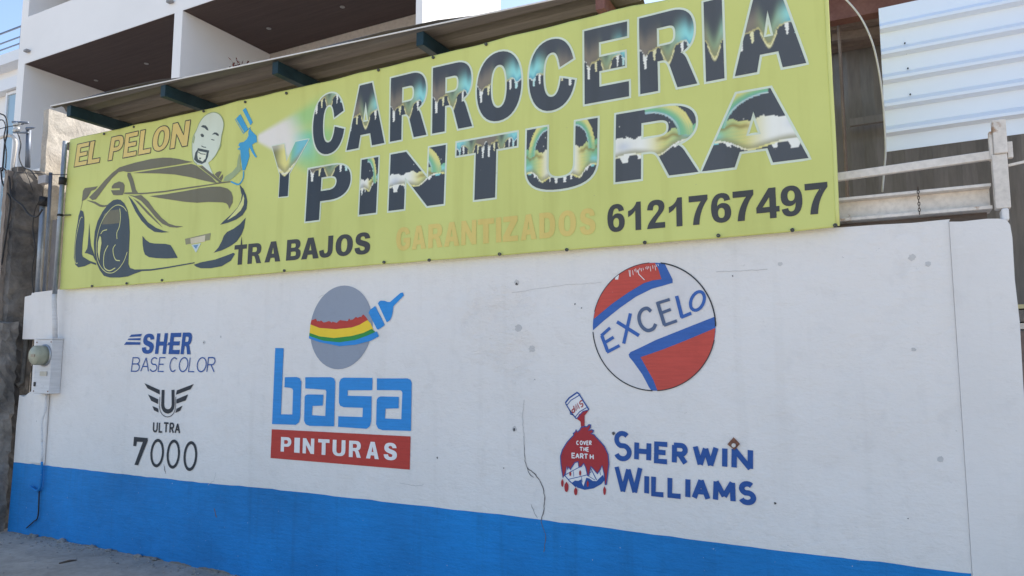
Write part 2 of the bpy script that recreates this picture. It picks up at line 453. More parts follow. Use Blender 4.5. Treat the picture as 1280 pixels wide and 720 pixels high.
# outline, clockwise from the bottom left, with the broken-away pocket beside the meter
L = [xz(p) for p in [(12, 652), (20, 535), (24, 494), (30, 496), (36, 491), (39, 489), (43, 424), (28, 424), (31, 371), (39, 369), (40, 366), (60, 363.5), (76, 361.5)]]
top = []
for k in range(46):
    x = -6.9 + (0.30 + 6.9) * k / 45
    top.append((x, 2.325 + 0.006 * rnd.uniform(-1, 1) - (0.012 if x > -0.2 else 0)))
JX = 0.294
out = [(-7.68, -0.3)] + L + top + [(JX, 2.305), (JX, -0.3)]
v, f = fill([out])
def slab(v, f, y0, y1):
    """outline -> solid slab between y0 (street) and y1"""
    v = np.asarray(v); n = len(v)
    V = [(p[0], y0, p[1]) for p in v] + [(p[0], y1, p[1]) for p in v]
    ed = {}
    FF = []
    for q in f:
        a, b, c = (v[i] for i in q)
        if (b[0] - a[0]) * (c[1] - a[1]) - (b[1] - a[1]) * (c[0] - a[0]) < 0: q = q[::-1]
        FF.append(tuple(q)); FF.append(tuple(n + i for i in q[::-1]))
        for a, b in zip(q, list(q[1:]) + [q[0]]): ed[(a, b)] = ed.get((a, b), 0) + 1
    for (a, b) in ed:
        if (b, a) not in ed: FF.append((a, n + a, n + b, b))
    return V, FF
V, FF = slab(v, f, 0.0, 0.15)
mesh('wall_face', V, FF, M_white, wall)
# end column: slightly proud, worn rounded arris on the right
colo = [(JX + 0.001, -0.3), (JX + 0.001, 2.300)] + [(JX + .05, 2.296), (0.45, 2.300), (0.50, 2.296), (0.53, 2.285), (0.541, 2.262), (0.546, 2.2), (0.543, 2.0), (0.55, 1.8), (0.545, 1.5), (0.548, 1.0), (0.545, -0.3)]
v, f = fill([colo]); V, FF = slab(v, f, -0.008, 0.28); mesh('end_column', V, FF, M_col, wall)
# broken corner of mortar left on top of the column
MB().box(0.515, 0.545, 0.02, 0.1, 2.29, 2.35).build('mortar_lump', M_col, wall, bevel=0.008)
# blue band
bl = [(-7.66, -0.3), (-7.63, 0.655)] + [xz((px, py)) for px, py in [(60, 582), (160, 593.5), (250, 603), (320, 609), (430, 621.5), (540, 633.5), (640, 645), (800, 665.5), (960, 686), (1100, 702.5), (1200, 715.5)]]
tp = bl[1:] + [(JX - 0.004, 0.63)]; tq = []
for p_, q_ in zip(tp, tp[1:]):
    n_ = max(1, int((q_[0] - p_[0]) / 0.08)); tq += [(p_[0] + (q_[0] - p_[0]) * k / n_, p_[1] + (q_[1] - p_[1]) * k / n_ + rnd.uniform(-.003, .003)) for k in range(n_)]
bl = bl[:1] + tq + [(JX - 0.004, 0.63), (JX - 0.004, -0.3)]
Art(flat).poly([bl], 0.002).build('blue_band', M_band, wall)

M_splash = rough_mat('dried_mud_splash', (0.17, 0.16, 0.15, 1), (0.28, 0.26, 0.24, 1), 14, 0.95, 0.4, 0.004)
spl = Art(flat); x = -7.6
while x < 0.2:
    w_ = rnd.uniform(.10, .45); h_ = rnd.uniform(.005, .024) * (1.6 if rnd.random() < .15 else 1); n_ = 9
    spl.poly([[(x, -.1)] + [(x + w_ * k / n_, h_ * (math.sin(math.pi * k / n_) ** .6 if 0 < k < n_ else .1) * rnd.uniform(.5, 1.2)) for k in range(n_ + 1)] + [(x + w_, -.1)]], 0.0036 + 0.0002 * rnd.random()); x += w_ * rnd.uniform(1.0, 1.7)
spl.build('mud_splash', M_splash, wall)
# ---- cracks, dents and old fixings in the render
M_crack = plain('crack_dark_grey', (0.16, 0.15, 0.15, 1), 0.95)  # dark grey colour of the open cracks
M_crack2 = plain('hairline_crack', (0.60, 0.585, 0.57, 1), 0.95)
def jit(pts, n=5, a=0.6):
    P = spline(pts, n); return [(p[0] + rnd.uniform(-a, a), p[1] + rnd.uniform(-a, a)) for p in P]
ck = Art(flat)
for pts, w in [([(655, 545), (656, 570), (659, 584), (668, 592), (676, 603), (681, 620), (680, 636), (677, 652), (682, 668), (680, 690)], 0.006),
               ([(659, 584), (662, 592), (667, 597)], 0.005), ([(664, 630), (668, 640), (672, 648)], 0.003), ([(205, 580), (207, 592)], 0.006), ([(268, 635), (271, 647)], 0.010)]:
    P = [xz(p) for p in jit(pts, 5, 0.5)]; m = len(P)
    ck.line(P, [w * (0.35 + 0.65 * math.sin(math.pi * (0.1 + 0.8 * i / m))) * rnd.uniform(0.6, 1.2) for i in range(m)], 0.0032)
ck.build('crack', M_crack, wall)
ck = Art(flat)
for pts, w in [([(640, 366), (700, 357), (752, 353)], 0.0022), ([(895, 340), (915, 339), (960, 337)], 0.003), ([(655, 500), (653.5, 525), (655, 545)], 0.004),
               ([(270, 590), (268, 600), (260, 606)], 0.003), ([(500, 604), (520, 607), (530, 606)], 0.003), ([(398, 372), (405, 369), (414, 371)], 0.003)]:
    P = [xz(p) for p in jit(pts, 7, 0.5)]; ck.line(P, w, 0.0028)
ck.build('hairline_crack', M_crack2, wall)
M_dent = plaster('old_plug', (0.66, 0.645, 0.63, 1), 0.25, bmp=2.5)
M_hole = plain('nail_hole', (0.10, 0.095, 0.09, 1), 0.95)
def blob(c, r, n=14, j=0.25):
    x, z = xz(c); return [(x + r * math.cos(2 * math.pi * k / n) * rnd.uniform(1 - j, 1 + j), z + r * math.sin(2 * math.pi * k / n) * rnd.uniform(1 - j, 1 + j)) for k in range(n)]
dn = Art(flat); hl = Art(flat)
for c, r in [((646, 353), .018), ((665, 436), .022), ((648, 410), .025), ((643, 536), .018), ((1140, 322), .016), ((1160, 330), .013), ((975, 330), .012), ((1176, 574), .014), ((1142, 437), .01), ((767, 541.5), .012), ((255, 428), .016), ((276, 421), .010)]:
    dn.poly([blob(c, r)], 0.0012)
for c, r in [((646, 355), .008), ((643, 537), .009), ((767, 541.5), .009), ((969, 629), .006), ((719, 380), .005), ((727, 385), .004), ((1228, 284), .005), ((630, 585), .004), ((547, 572), .006), ((255, 428), .005), ((916, 345), .004), ((1135, 648), .003)]:
    hl.poly([blob(c, r, 9, 0.4)], 0.0036)
dn.build('filler_patch', M_dent, wall); hl.build('nail_hole', M_hole, wall)
# bare scraped patch of render between the adverts
M_patch = plaster('scraped_render', (0.82, 0.785, 0.75, 1), 0.06, 0.9, specks=True, bmp=3.0)
pp = Art(flat)
for c, r in [((612, 395), .20), ((640, 440), .17), ((598, 440), .09), ((655, 380), .08)]: pp.poly([blob(c, r, 26, 0.35)], 0.0006 + 0.0002 * r)
pp.build('scraped_patch', M_patch, wall)

# ---- painted adverts
C_NAVY = A(28, 72, 148); C_BLACK = A(36, 42, 54); C_SKY = A(30, 122, 205); C_RED = A(158, 52, 48)
M_navy = plaster('navy_sign_paint', C_NAVY, 0.15, 0.7, C_WHITE, 0.725)
M_black = plaster('black_sign_paint', C_BLACK, 0.15, 0.7, C_WHITE, 0.725)
M_skyb = plaster('sky_blue_sign_paint', C_SKY, 0.10, 0.65, C_WHITE, 0.74)
M_red = plaster('red_sign_paint', C_RED, 0.12, 0.7, C_WHITE, 0.73)
M_grey = plaster('grey_sign_paint', A(122, 134, 160), 0.12, 0.75)
M_yel = plaster('yellow_sign_paint', A(214, 176, 48), 0.10, 0.7)
M_grn = plaster('green_sign_paint', A(36, 122, 62), 0.10, 0.7)
M_pure = plaster('white_sign_paint', (0.84, 0.83, 0.82, 1), 0.05, 0.7)
M_dkred = plaster('dark_red_sign_paint', A(140, 38, 48), 0.12, 0.7)
PX = lambda pts: [xz(p) for p in pts]
def heavy_word(art, letters, bot, topl, y, off, slant=0.0, step=None, colf=None):
    for ch, box in word_boxes(letters, bot, topl, y, slant):
        art.poly([[place(p, box) for p in c] for c in glyph(ch)], off, step, (lambda x, z, b=box, c=ch: colf(x, z, b, c)) if colf else None)
OF = 0.004
a = Art(flat)
heavy_word(a, [('S', 177, 191.5), ('H', 194, 207.5), ('E', 211, 224.5), ('R', 226, 238.5)], ((177, 442.2), (240, 443)), ((180, 417.3), (240, 415.5)), 0, OF, 0.09)
for s_ in [[(162, 421.3), (164.8, 418.3), (178, 417.3), (176.3, 420.6)], [(159.8, 425), (161.3, 423.2), (176.2, 422.6), (176, 425.4)], [(155.5, 431), (158.3, 427.4), (176, 427.8), (175.6, 431)], [(209.5, 431.5), (211, 428), (214, 428), (214, 431.5)]]: a.poly([PX(s_)], OF + 0.0006)
a.build('blue_speed_lettering', M_navy, wall)
a = Art(flat)
brush_word(a, [('B', 164.5, 174), ('A', 176.3, 186), ('S', 187.5, 196), ('E', 198, 205), ('C', 212, 221), ('O', 223.5, 234), ('L', 236, 243), ('O', 246, 257), ('R', 259, 268)], ((164, 464), (270, 464.8)), ((166, 447.2), (271, 447)), 0, 0.0100, OF, 0.11)
a.build('thin_blue_lettering', M_navy, wall)
a = Art(flat)
for s_ in [[(181, 479), (200, 487.5), (200, 493), (185, 485.5)], [(185.5, 493), (198, 499), (198, 505), (189.5, 501)], [(191, 507.5), (198, 510.5), (198.5, 515.5), (193, 513)], [(242.5, 480), (221.5, 488), (220.3, 493.5), (238.5, 486.5)], [(235.5, 493), (221.2, 499), (221, 504.5), (232.5, 500.5)], [(228.5, 507), (221, 511), (219.7, 516), (225.5, 513.5)]]: a.poly([PX(s_)], OF)
a.line(PX([(204.3, 487.3), (203.7, 505)] + [(210.2 + 6.6 * math.cos(t), 506 + 8.3 * math.sin(t)) for t in np.linspace(math.pi, 0, 9)] + [(216.6, 487.3)]), 0.036, OF)
a.line(PX([(200.3, 496), (199.6, 508)] + [(209.8 + 10 * math.cos(t), 508 + 13.2 * math.sin(t)) for t in np.linspace(math.pi, 0, 13)] + [(220.2, 496)]), 0.006, OF)
a.build('winged_emblem', M_black, wall)
a = Art(flat)
brush_word(a, [('U', 192, 196.5), ('L', 199.3, 203), ('T', 205, 210.5), ('R', 212.8, 217), ('A', 219.3, 224.8)], ((191, 539.3), (225, 541.3)), ((191, 527.8), (225, 529.8)), 0, 0.015, OF)
a.poly([PX([(168, 546), (185, 547.5), (185, 551), (173, 581.5), (168.5, 581), (179, 552.5), (171.5, 552), (170.5, 557.7), (167, 557.3)])], OF)
for cx_, cy_, rx_, ry_ in [(196.8, 566.3, 7.2, 16), (217, 567.6, 7, 16.4), (238.3, 570, 7.2, 16.8)]:
    a.line(PX([(cx_ + rx_ * math.cos(t) - 1.0 * math.sin(t), cy_ + ry_ * math.sin(t)) for t in np.linspace(0, 2 * math.pi, 29)[:-1]]), 0.0245, OF, True)
a.build('black_number_lettering', M_black, wall)
# grey ball with rainbow stripes and paint brush
def egg(t): return (427 + 38.8 * math.cos(t) - 4 * math.sin(t), 409.3 + 52.3 * math.sin(t))
emb = [PX([egg(t) for t in np.linspace(0, 2 * math.pi, 49)[:-1]])]
Art(flat).poly(emb, 0.003).build('grey_ball', M_grey, wall)
redt = [(389.7, 398.5), (397, 400), (405, 401.5), (415, 402), (422, 402), (432, 400.5), (440, 398.5), (449, 395.5), (456, 394)]
fr = []
for i, p in enumerate(spline(redt, 5)): fr.append((p[0], p[1] + (rnd.uniform(-1.5, 1.8))))
Art(flat).poly([PX(fr + [(458.5, 397), (461, 401), (450, 407.5), (440, 410.5), (420, 412.5), (400, 411), (388.4, 406.3)])], 0.0044).build('red_stripe', M_red, wall)
Art(flat).poly([PX([(388.5, 405.5), (400, 410), (420, 411.5), (440, 409.5), (450, 406), (460, 400), (464, 404.5), (467, 411.5), (455, 417), (440, 421), (418, 423.5), (400, 421.5), (387.4, 417)])], 0.0050).build('yellow_stripe', M_yel, wall)
Art(flat).poly([PX([(387.5, 416), (400, 420.5), (418, 422.5), (440, 420), (455, 416), (465.5, 411), (470, 415.5), (455, 422.5), (445, 426), (425, 429), (400, 426), (387, 421)])], 0.0056).build('green_stripe', M_grn, wall)
a = Art(flat).poly([PX([(387, 420), (405, 426), (425, 428), (445, 425), (460, 419.5), (471.5, 414.3), (474.2, 420.5), (464, 426), (445, 431), (425, 432.7), (400, 427.7), (387, 423.2)])], 0.0062)
a.build('blue_stripe', M_skyb, wall)
a = Art(flat).poly([PX([(461.2, 391), (463, 387.3), (469.5, 382.4), (481.2, 405.5), (480, 407.7), (473, 412.2), (471.5, 411)])], 0.0050)
a.poly([PX([(473, 379.5), (474.3, 377), (476.5, 375.8), (481, 376), (485, 377.5), (488, 377.5), (501, 366.3), (504, 365.5), (505.3, 369.5), (492.2, 382.8), (491.4, 390), (490, 396), (488, 400.5), (484, 403)])], 0.0050)
a.build('paint_brush_emblem', M_skyb, wall)
BASA = [
 [(344.5, 435), (355, 435.3), (351.5, 517.8), (365.8, 518), (366.8, 488), (365.7, 485.6), (363, 484.8), (356, 484), (356.5, 471.5), (371, 471.2), (375, 472.7), (377, 477), (375.6, 522), (374, 528), (370, 531), (340.5, 530)],
 [(382, 471.5), (414, 471.5), (417.8, 473), (419.5, 477.3), (418, 533), (387, 532.3), (382.5, 530.3), (380.5, 526), (381.3, 496), (382.5, 494), (385, 493), (404.7, 493.3), (403.8, 507), (391, 507.5), (390.3, 519), (407, 520), (408.3, 489), (407.3, 487.2), (382, 485.5)],
 [(430, 472), (466, 472.3), (465.7, 487.8), (435, 487.8), (435, 494.7), (465, 495.3), (464.3, 527), (462.5, 533), (458.5, 536), (423, 533.5), (423.3, 520.3), (453.5, 521.3), (454, 509.8), (430, 509), (425.5, 507), (424, 503), (424.5, 478), (426.5, 473.5)],
 [(471.5, 473), (509.5, 473), (513.5, 474.7), (515, 479), (514, 538.6), (478, 537.6), (472.8, 535.5), (470.5, 530), (471.3, 500), (472.7, 497), (476, 495.5), (499, 496), (498.7, 510.5), (482.3, 510.8), (481.5, 523), (502, 524), (503.3, 491), (502.3, 488.6), (500.5, 487.8), (471.5, 487.6)]]
a = Art(flat)
for c in BASA: a.poly([PX(c)], OF)
a.build('rounded_blue_lettering', M_skyb, wall)
Art(flat).poly([PX([(340, 536.5), (513.5, 545.5), (512.5, 587), (338.5, 572.5)])], 0.003).build('red_panel', M_red, wall)
a = Art(flat)
heavy_word(a, [('P', 351.3, 364.3), ('I', 368.2, 375), ('N', 378.7, 393), ('T', 397.8, 412), ('U', 416, 432), ('R', 436.5, 451.7), ('A', 458, 474), ('S', 480, 496.5)], ((351, 564.2), (496, 575.8)), ((351, 546), (496, 553.8)), 0, 0.0046)
a.build('white_panel_lettering', M_pure, wall)
# round two-colour roundel with diagonal lettering
def rnd_pt(t, k=1.0): return (818 + 76.7 * k * math.cos(t), 408.4 + 80 * k * math.sin(t))
def ang(p): return math.atan2((p[1] - 408.4) / 80, (p[0] - 818) / 76.7)
def arc_between(p, q, n=18, k=1.0):                # along the rim, clockwise on the wall as seen
    a0, a1 = ang(p), ang(q)
    while a1 < a0: a1 += 2 * math.pi
    return [rnd_pt(a0 + (a1 - a0) * i / n, k) for i in range(n + 1)]
M_roundw = plaster('roundel_white', (0.80, 0.77, 0.76, 1), 0.14, 0.75, bmp=1.2)
Art(flat).poly([PX([rnd_pt(t) for t in np.linspace(0, 2 * math.pi, 61)[:-1]])], 0.0015).build('round_emblem_ground', M_roundw, wall)
M_band2 = plaster('roundel_blue', A(46, 88, 168), 0.12, 0.7, C_WHITE, 0.73)
M_red2 = plaster('roundel_red', A(170, 70, 66), 0.16, 0.75, C_WHITE, 0.725)
a = Art(flat)
a.poly([PX([(841, 349.5), (841, 353.6), (828, 357.5), (815, 361), (795, 371), (775, 385), (755, 401)] + arc_between((741.5, 413), (831, 330), 22))], 0.0034)
a.poly([PX([(786, 443), (788.5, 440), (797.5, 436), (820, 425), (856.5, 410.5)] + arc_between((892.5, 396), (814.5, 488), 22) + [(811.5, 484), (803, 468), (792, 452.5), (787, 446.5)])], 0.0034)
a.build('round_emblem_blue', M_band2, wall)
a = Art(flat)
a.poly([PX([(827, 349), (816, 350.5), (805, 354), (785, 366), (765, 380)] + arc_between((743, 399), (819, 329), 20, 0.995) + [(823, 336)])], 0.0042)
a.poly([PX([(801, 446.5), (828.5, 437), (856.5, 426)] + arc_between((893, 410), (822, 488), 20, 0.995) + [(817, 475), (809, 461)])], 0.0042)
a.build('round_emblem_red', M_red2, wall)
a = Art(flat)                                     # scuffed white scratches over the red
for k in range(17):
    x_ = 786 + k * 2.3 + rnd.uniform(-.8, .8); y_ = 337.5 - 7.5 * (k / 16) + rnd.uniform(0, 1.5); l_ = rnd.choice((2.5, 3, 4, 5, 6, 8))
    a.line(PX([(x_, y_), (x_ + rnd.uniform(.2, 1.2), y_ + l_)]), 0.0032, 0.005 + 0.0003 * (k % 3))
a.line(PX([(797, 338), (799, 343), (803, 347), (806, 350)]), 0.0045, 0.0053); a.poly([PX([(769, 349.5), (771, 343.5), (774, 344), (773, 349.5)])], 0.005)
a.build('paint_scratch', M_pure, wall)
a = Art(flat)
a.line(PX(arc_between((826, 328.6), (895, 408), 26)), 0.0075, 0.0048); a.line(PX(arc_between((816, 488.6), (741.2, 415), 26)), 0.0065, 0.0048); a.line(PX(arc_between((893, 425), (822, 488.6), 20)), 0.005, 0.0052); a.line(PX(arc_between((744, 390), (812, 329), 20)), 0.004, 0.0052)
a.build('round_emblem_outline', M_black, wall)
a = Art(flat); b2 = Art(flat)
wE = 0.021
a.line(PX([(752.5, 419.5), (760, 439.5)]), wE, .0050); a.line(PX([(751.8, 419.8), (763, 409.8)]), wE * .9, .0053); a.line(PX([(757, 428), (767.3, 421.5)]), wE * .9, .0056); a.line(PX([(759, 440.3), (774.8, 432)]), wE * .9, .0059)
a.line(PX([(771.5, 402.3), (799, 419.5)]), wE, .0050); a.line(PX([(788.3, 391.8), (780, 429.5)]), wE * .95, .0053)
a.line(PX([(846, 370), (852.8, 396.8)]), wE, .0050); a.line(PX([(851.5, 396.8), (864.3, 391.5)]), wE * .9, .0053)
a.line(PX([(872 + 8.6 * math.cos(t) - 2.6 * math.sin(t) * .5, 376.3 + 11.5 * math.sin(t) - 2 * math.cos(t)) for t in np.linspace(0, 2 * math.pi, 25)[:-1]]), wE * .85, .0050, True)
b2.line(PX(spline([(814, 389.3), (809, 385.5), (802.5, 388), (799, 396), (801.5, 406.5), (809, 413), (816.5, 411), (820, 405)], 5)), wE, .0050)
b2.line(PX([(822, 377.5), (831, 406.5)]), wE, .0050); b2.line(PX([(821.3, 379.3), (837.5, 374.3)]), wE * .85, .0053); b2.line(PX([(826.5, 391.5), (838.8, 386.8)]), wE * .85, .0056); b2.line(PX([(830.3, 406.8), (846.5, 401)]), wE * .85, .0059)
a.build('diagonal_blue_lettering', M_band2, wall)
b2.build('diagonal_grey_lettering', plaster('smudged_blue_paint', A(74, 92, 130), 0.2, 0.75), wall)
# paint pouring over the globe
Art(flat).poly([PX([(706, 586), (704.5, 597), (712, 602.5), (720, 609), (731, 611.5), (742, 610.5), (752, 605), (756.5, 599), (757, 586), (740, 575), (722, 572)])], 0.0015).build('globe_ground', M_pure, wall)
a = Art(flat).poly([PX([(715, 603.5), (719, 600.5), (723, 601), (727, 599), (727.3, 603), (729.5, 608), (731.8, 601), (733, 597), (737, 598), (741, 601), (746, 601.3), (750, 597), (754, 593.5), (756, 600), (752, 605), (742, 610.5), (731, 612.2), (722, 609.5)])], 0.003)
for pts, w_ in [([(706, 594), (713, 590), (724, 584)], .004), ([(706, 594), (712, 601), (720, 608.5)], .006), ([(711, 599), (722, 596.5), (734, 593.5)], .004), ([(734, 594), (744, 600)], .003), ([(737.5, 583), (742, 592), (746, 600)], .005), ([(735, 592), (741, 589)], .003), ([(717, 589), (717.5, 596)], .003), ([(727, 596), (728, 603)], .003), ([(750, 589), (751, 594)], .003)]: a.line(PX(pts), w_, 0.0033)
a.build('globe_sea', M_navy, wall)
RED = [(720.5, 537), (722, 540), (725, 537.5), (727, 534), (731, 533), (734, 533.5), (736.5, 530.8), (738.7, 531), (738.5, 534), (736, 538), (740, 537), (742.2, 538), (741.5, 540.5), (739, 542), (743, 543.3), (745, 546), (749, 550), (756, 558), (760.5, 568), (761.5, 580), (760, 592), (758.5, 605), (756.7, 606), (755.5, 592), (753, 582), (750.5, 587), (747, 592), (742, 586), (739, 583), (736.5, 594), (734.7, 594), (732.5, 584), (730, 579), (727, 583), (724, 584), (723, 577), (719, 578), (715, 584), (713.5, 587), (711, 583.5), (710, 587), (709, 582.5), (707, 592), (704, 597), (703, 590), (701.5, 580), (701, 570), (703.5, 562), (709, 553), (715, 546.5), (717.5, 544), (717, 541.5), (719, 540.5)]
a = Art(flat).poly([PX(RED)], 0.0042)
a.poly([PX([(736.3, 512), (734, 516), (731, 519.5), (731, 534.5), (726.7, 534.5), (726, 527), (721.3, 523.3), (724, 518), (730, 513.8)])], 0.0046)
for cx_, cy_, rx_, ry_ in [(703.3, 603.5, 1.6, 5), (708.4, 608.5, 2.6, 6.5), (720, 614, 2.2, 5), (756, 613.2, 1.8, 5.5), (735, 604.5, 1.3, 4), (713.2, 592, 1.3, 3), (725.5, 591, 1.3, 3.5)]:
    a.poly([PX([(cx_ + rx_ * math.cos(t) * (0.55 if math.sin(t) < -.5 else 1), cy_ + ry_ * math.sin(t)) for t in np.linspace(0, 2 * math.pi, 15)[:-1]])], 0.0048)
a.build('red_paint_pour', M_dkred, wall)
a = Art(flat); a.line(PX(RED), 0.006, 0.0052, True)
for pts, w_ in [([(707, 503.5), (712, 497.3), (721.5, 490.7), (723.8, 492)], .009), ([(709, 506.3), (714, 500.3), (724.5, 494)], .005), ([(707.3, 504), (713.5, 514.5), (720.8, 523.5)], .007), ([(723.8, 492), (730, 502), (736.5, 512)], .008), ([(736.5, 512), (729, 514.2), (720.8, 523.5)], .005), ([(713.5, 513), (713.2, 517.5), (717.5, 519)], .005), ([(719.5, 521), (725, 514.5), (733.5, 509.5)], .005)]: a.line(PX(pts), w_, 0.0049)
a.build('paint_can_outline', M_navy, wall)
Art(flat).poly([PX([(707, 503.5), (712, 497.3), (721.5, 490.7), (723.8, 492), (736.5, 512), (729, 514.2), (720.8, 523.5)])], 0.003).build('paint_can_ground', M_pure, wall)
a = Art(flat)
def swp(u, v): return (726.5 - 13.5 * u * .9 + 1.5 * v + (1 - u) * 1.5, 501 + 9.2 * u + v * 7.2 - 1.0)
for ch, u0, u1 in [('S', .0, .24), ('W', .36, .66), ('P', .78, 1.0)]:
    for i, stv in enumerate(ST[ch]): a.line(PX([swp(u0 + (u1 - u0) * p[0], p[1]) for p in stv]), 0.0065, 0.0052 + i * 0.0003, False)
a.build('can_lettering', M_dkred, wall)
a = Art(flat)
brush_word(a, [('C', 721.3, 724), ('O', 725.7, 728.5), ('V', 730, 732.5), ('E', 734, 736), ('R', 737.3, 739.5)], ((721, 555.5), (740, 556)), ((721, 551.2), (740, 551.2)), 0, 0.006, 0.0056)
brush_word(a, [('T', 725.3, 728.7), ('H', 730.3, 732.6), ('E', 734, 736.2)], ((725, 563.2), (737, 564)), ((725, 559), (737, 559.3)), 0, 0.006, 0.0056)
brush_word(a, [('E', 715.5, 719), ('A', 720.3, 724.3), ('R', 726, 729.5), ('T', 731, 735), ('H', 738.3, 742)], ((715, 572), (743, 573.8)), ((715, 566.3), (743, 568.3)), 0, 0.007, 0.0056)
a.build('globe_lettering', M_pure, wall)
a = Art(flat)
WS = 0.0285
brush_word(a, [('S', 770.5, 787)], ((768, 572.8), (790, 574)), ((768, 541), (790, 542.5)), 0, WS, OF)
brush_word(a, [('H', 795.8, 811), ('E', 820.5, 834), ('R', 843, 857), ('W', 869, 895), ('I', 903, 909), ('N', 917.8, 938)], ((793, 573.8), (940, 586)), ((795, 553), (943, 563)), 0, WS, OF, 0.04)
brush_word(a, [('W', 771.5, 801)], ((768, 613.3), (800, 616)), ((768, 583.3), (800, 585)), 0, WS * .95, OF)
brush_word(a, [('I', 805.5, 811.5), ('L', 817, 829.5), ('L', 837.5, 851), ('I', 857, 863), ('A', 868, 885), ('M', 894.5, 916.5), ('S', 926.5, 942)], ((805, 616.2), (945, 629)), ((809, 595.2), (945, 605.5)), 0, WS, OF, 0.03)
a.build('small_caps_blue_lettering', M_navy, wall)

# rusty plate with a bolt
c = onY(917, 555, -0.01)
plate = empty('fixing_plate', tuple(c), 'small rusty diamond steel plate with pale bolt above blue lettering', 'fixing plate')
M_rust = rough_mat('rust', (0.16, 0.07, 0.045, 1), (0.30, 0.15, 0.10, 1), 40, 0.9, 0.5, 0.003)
pl = MB(); r_ = 0.032
pl.v = [(c[0] + r_ * dx, y_, c[2] + r_ * dz) for y_ in (-0.009, 0.0) for dx, dz in ((-1.05, -.1), (0.1, -1), (1, .05), (0, 1.1))]
pl.f = [(0, 1, 2, 3), (7, 6, 5, 4), (0, 4, 5, 1), (1, 5, 6, 2), (2, 6, 7, 3), (3, 7, 4, 0)]
pl.build('plate', M_rust, plate)
MB().tube([(c[0] + .002, -0.0092, c[2] - .006), (c[0] + .002, -0.024, c[2] - .006)], 0.011, 10).build('bolt', plain('bolt_steel', (0.6, 0.6, 0.6, 1), 0.4, 0.3), plate)

# =================================================================== the banner
BY = -0.045
bot_pts = [xz(p, BY) for p in [(74.5, 362.5), (208, 353), (320, 343.5), (480, 330.5), (640, 318.3), (806, 305.5), (960, 292.8), (1047, 284.5)]]
top_pts = [xz(p, BY) for p in [(88, 174), (136, 163.5), (208, 148), (320, 121.5), (450, 91.5), (580, 60), (640, 45.5), (701, 30), (745, 19), (766, 12.5), (790, 7)]]
top_pts += [(-0.9, top_pts[-1][1] - 0.02), (-0.21, 3.76)]
def lin(pts, x):
    return float(np.interp(x, [p[0] for p in pts], [p[1] for p in pts]))
BX0, BX1 = xz((88, 174), BY)[0], xz((1046, 283), BY)[0]
def bsurf(x, z):
    """billow of the stretched cloth between its ties"""
    u = (x - BX0) / (BX1 - BX0); h = min(1.0, max(0.0, (z - 2.33) / 1.48))
    edge = min(h, 1 - h)
    d = 0.008 * math.sin(x * 1.3 + 0.6) * math.sin(math.pi * h) + 0.0022 * math.sin(x * 5.1 + z * 2.3) * (0.4 + h)
    d += 0.0022 * math.sin(x * 3.1 - z * 7.0) * math.exp(-((x + 6.2) / 1.2) ** 2) + 0.002 * math.sin(x * 2.2 + z * 9.0) * math.exp(-((x + 1.0) / .9) ** 2)
    d += 0.0052 * math.exp(-(1 - h) * 8) * math.sin(x * 9.7) + 0.0044 * math.exp(-h * 10) * math.sin(x * 8.3 + 1)
    d += 0.0018 * math.exp(-u * 14) * math.sin(z * 21 + x * 7)
    d += 0.004 * math.exp(-((x + 1.30) ** 2) / 0.02 - ((z - 3.73) ** 2) / 0.006)
    return BY - 0.004 + d
BYEL = A(172, 182, 120)
def mixv(a, b, t): t = max(0.0, min(1.0, t)); return tuple(p + (q - p) * t for p, q in zip(a[:3], b[:3]))
def sst(a, b, x): t = max(0.0, min(1.0, (x - a) / (b - a))); return t * t * (3 - 2 * t)
NOZ = np.array(xz((322, 173), BY)); PXM = (xz((422, 150), BY)[0] - NOZ[0]) / 100.0
C_LAV = A(196, 198, 212); C_MINT = A(120, 176, 130); C_TEAL = A(104, 178, 182); C_LIME = A(158, 190, 122)
def spray(x, z):
    q = np.array((x, BY, z)) - CAM; w = q @ FW
    px, py = 640 + F_PX * (q @ RT) / w, 360 - F_PX * (q @ UP) / w      # where the artwork sits in the photograph
    dx, dy = px - 322, py - 173
    if dx < -3 or dx > 150 or abs(dy) > 80: return BYEL
    d = math.hypot(dx, dy); th = math.degrees(math.atan2(dy, max(dx, .1)))
    hw = 5 + .56 * max(dx, 0)
    lav = sst(hw + 2 + .06 * dx, hw - 4 - .10 * dx, abs(dy + .02 * dx)) * sst(-2, 3, dx) * (1 - sst(34, 66, d))
    fan = sst(40, 28, abs(th)) * sst(32, 52, d) * (1 - sst(70, 122, d))
    rays = .5 + .5 * math.cos(rad(th * 16 + 40)) * (.6 + .4 * math.cos(rad(th * 7)))
    c = mixv(BYEL, C_MINT, fan * (.30 + .70 * rays))
    c = mixv(c, C_TEAL, .85 * math.exp(-((th - 8) / 14) ** 2) * sst(38, 50, d) * (1 - sst(58, 84, d)))
    return mixv(c, C_LAV, lav * .95)
banner = empty('advertising_banner', (-3.6, BY, 2.33), 'long yellow vinyl banner with chrome letters and sports car drawing above wall', 'banner')
nu, nv = 640, 132
V = []; Cc = []
for j in range(nv + 1):
    for i in range(nu + 1):
        x = BX0 + (BX1 - BX0) * i / nu
        zb_, zt_ = lin(bot_pts, x), lin(top_pts, x)
        sc = 0.004 * abs(math.sin(x * 7.4)) ; z = zb_ + sc * 0.5 + (zt_ - zb_ - sc * 1.5) * j / nv
        V.append((x, bsurf(x, z), z)); Cc.append(spray(x, z))
Fq = [(j * (nu + 1) + i, j * (nu + 1) + i + 1, (j + 1) * (nu + 1) + i + 1, (j + 1) * (nu + 1) + i) for j in range(nv) for i in range(nu)]
M_sheet = vinyl('banner_cloth', attr='ink')
sh = mesh('banner_sheet', V, Fq, M_sheet, banner, True)
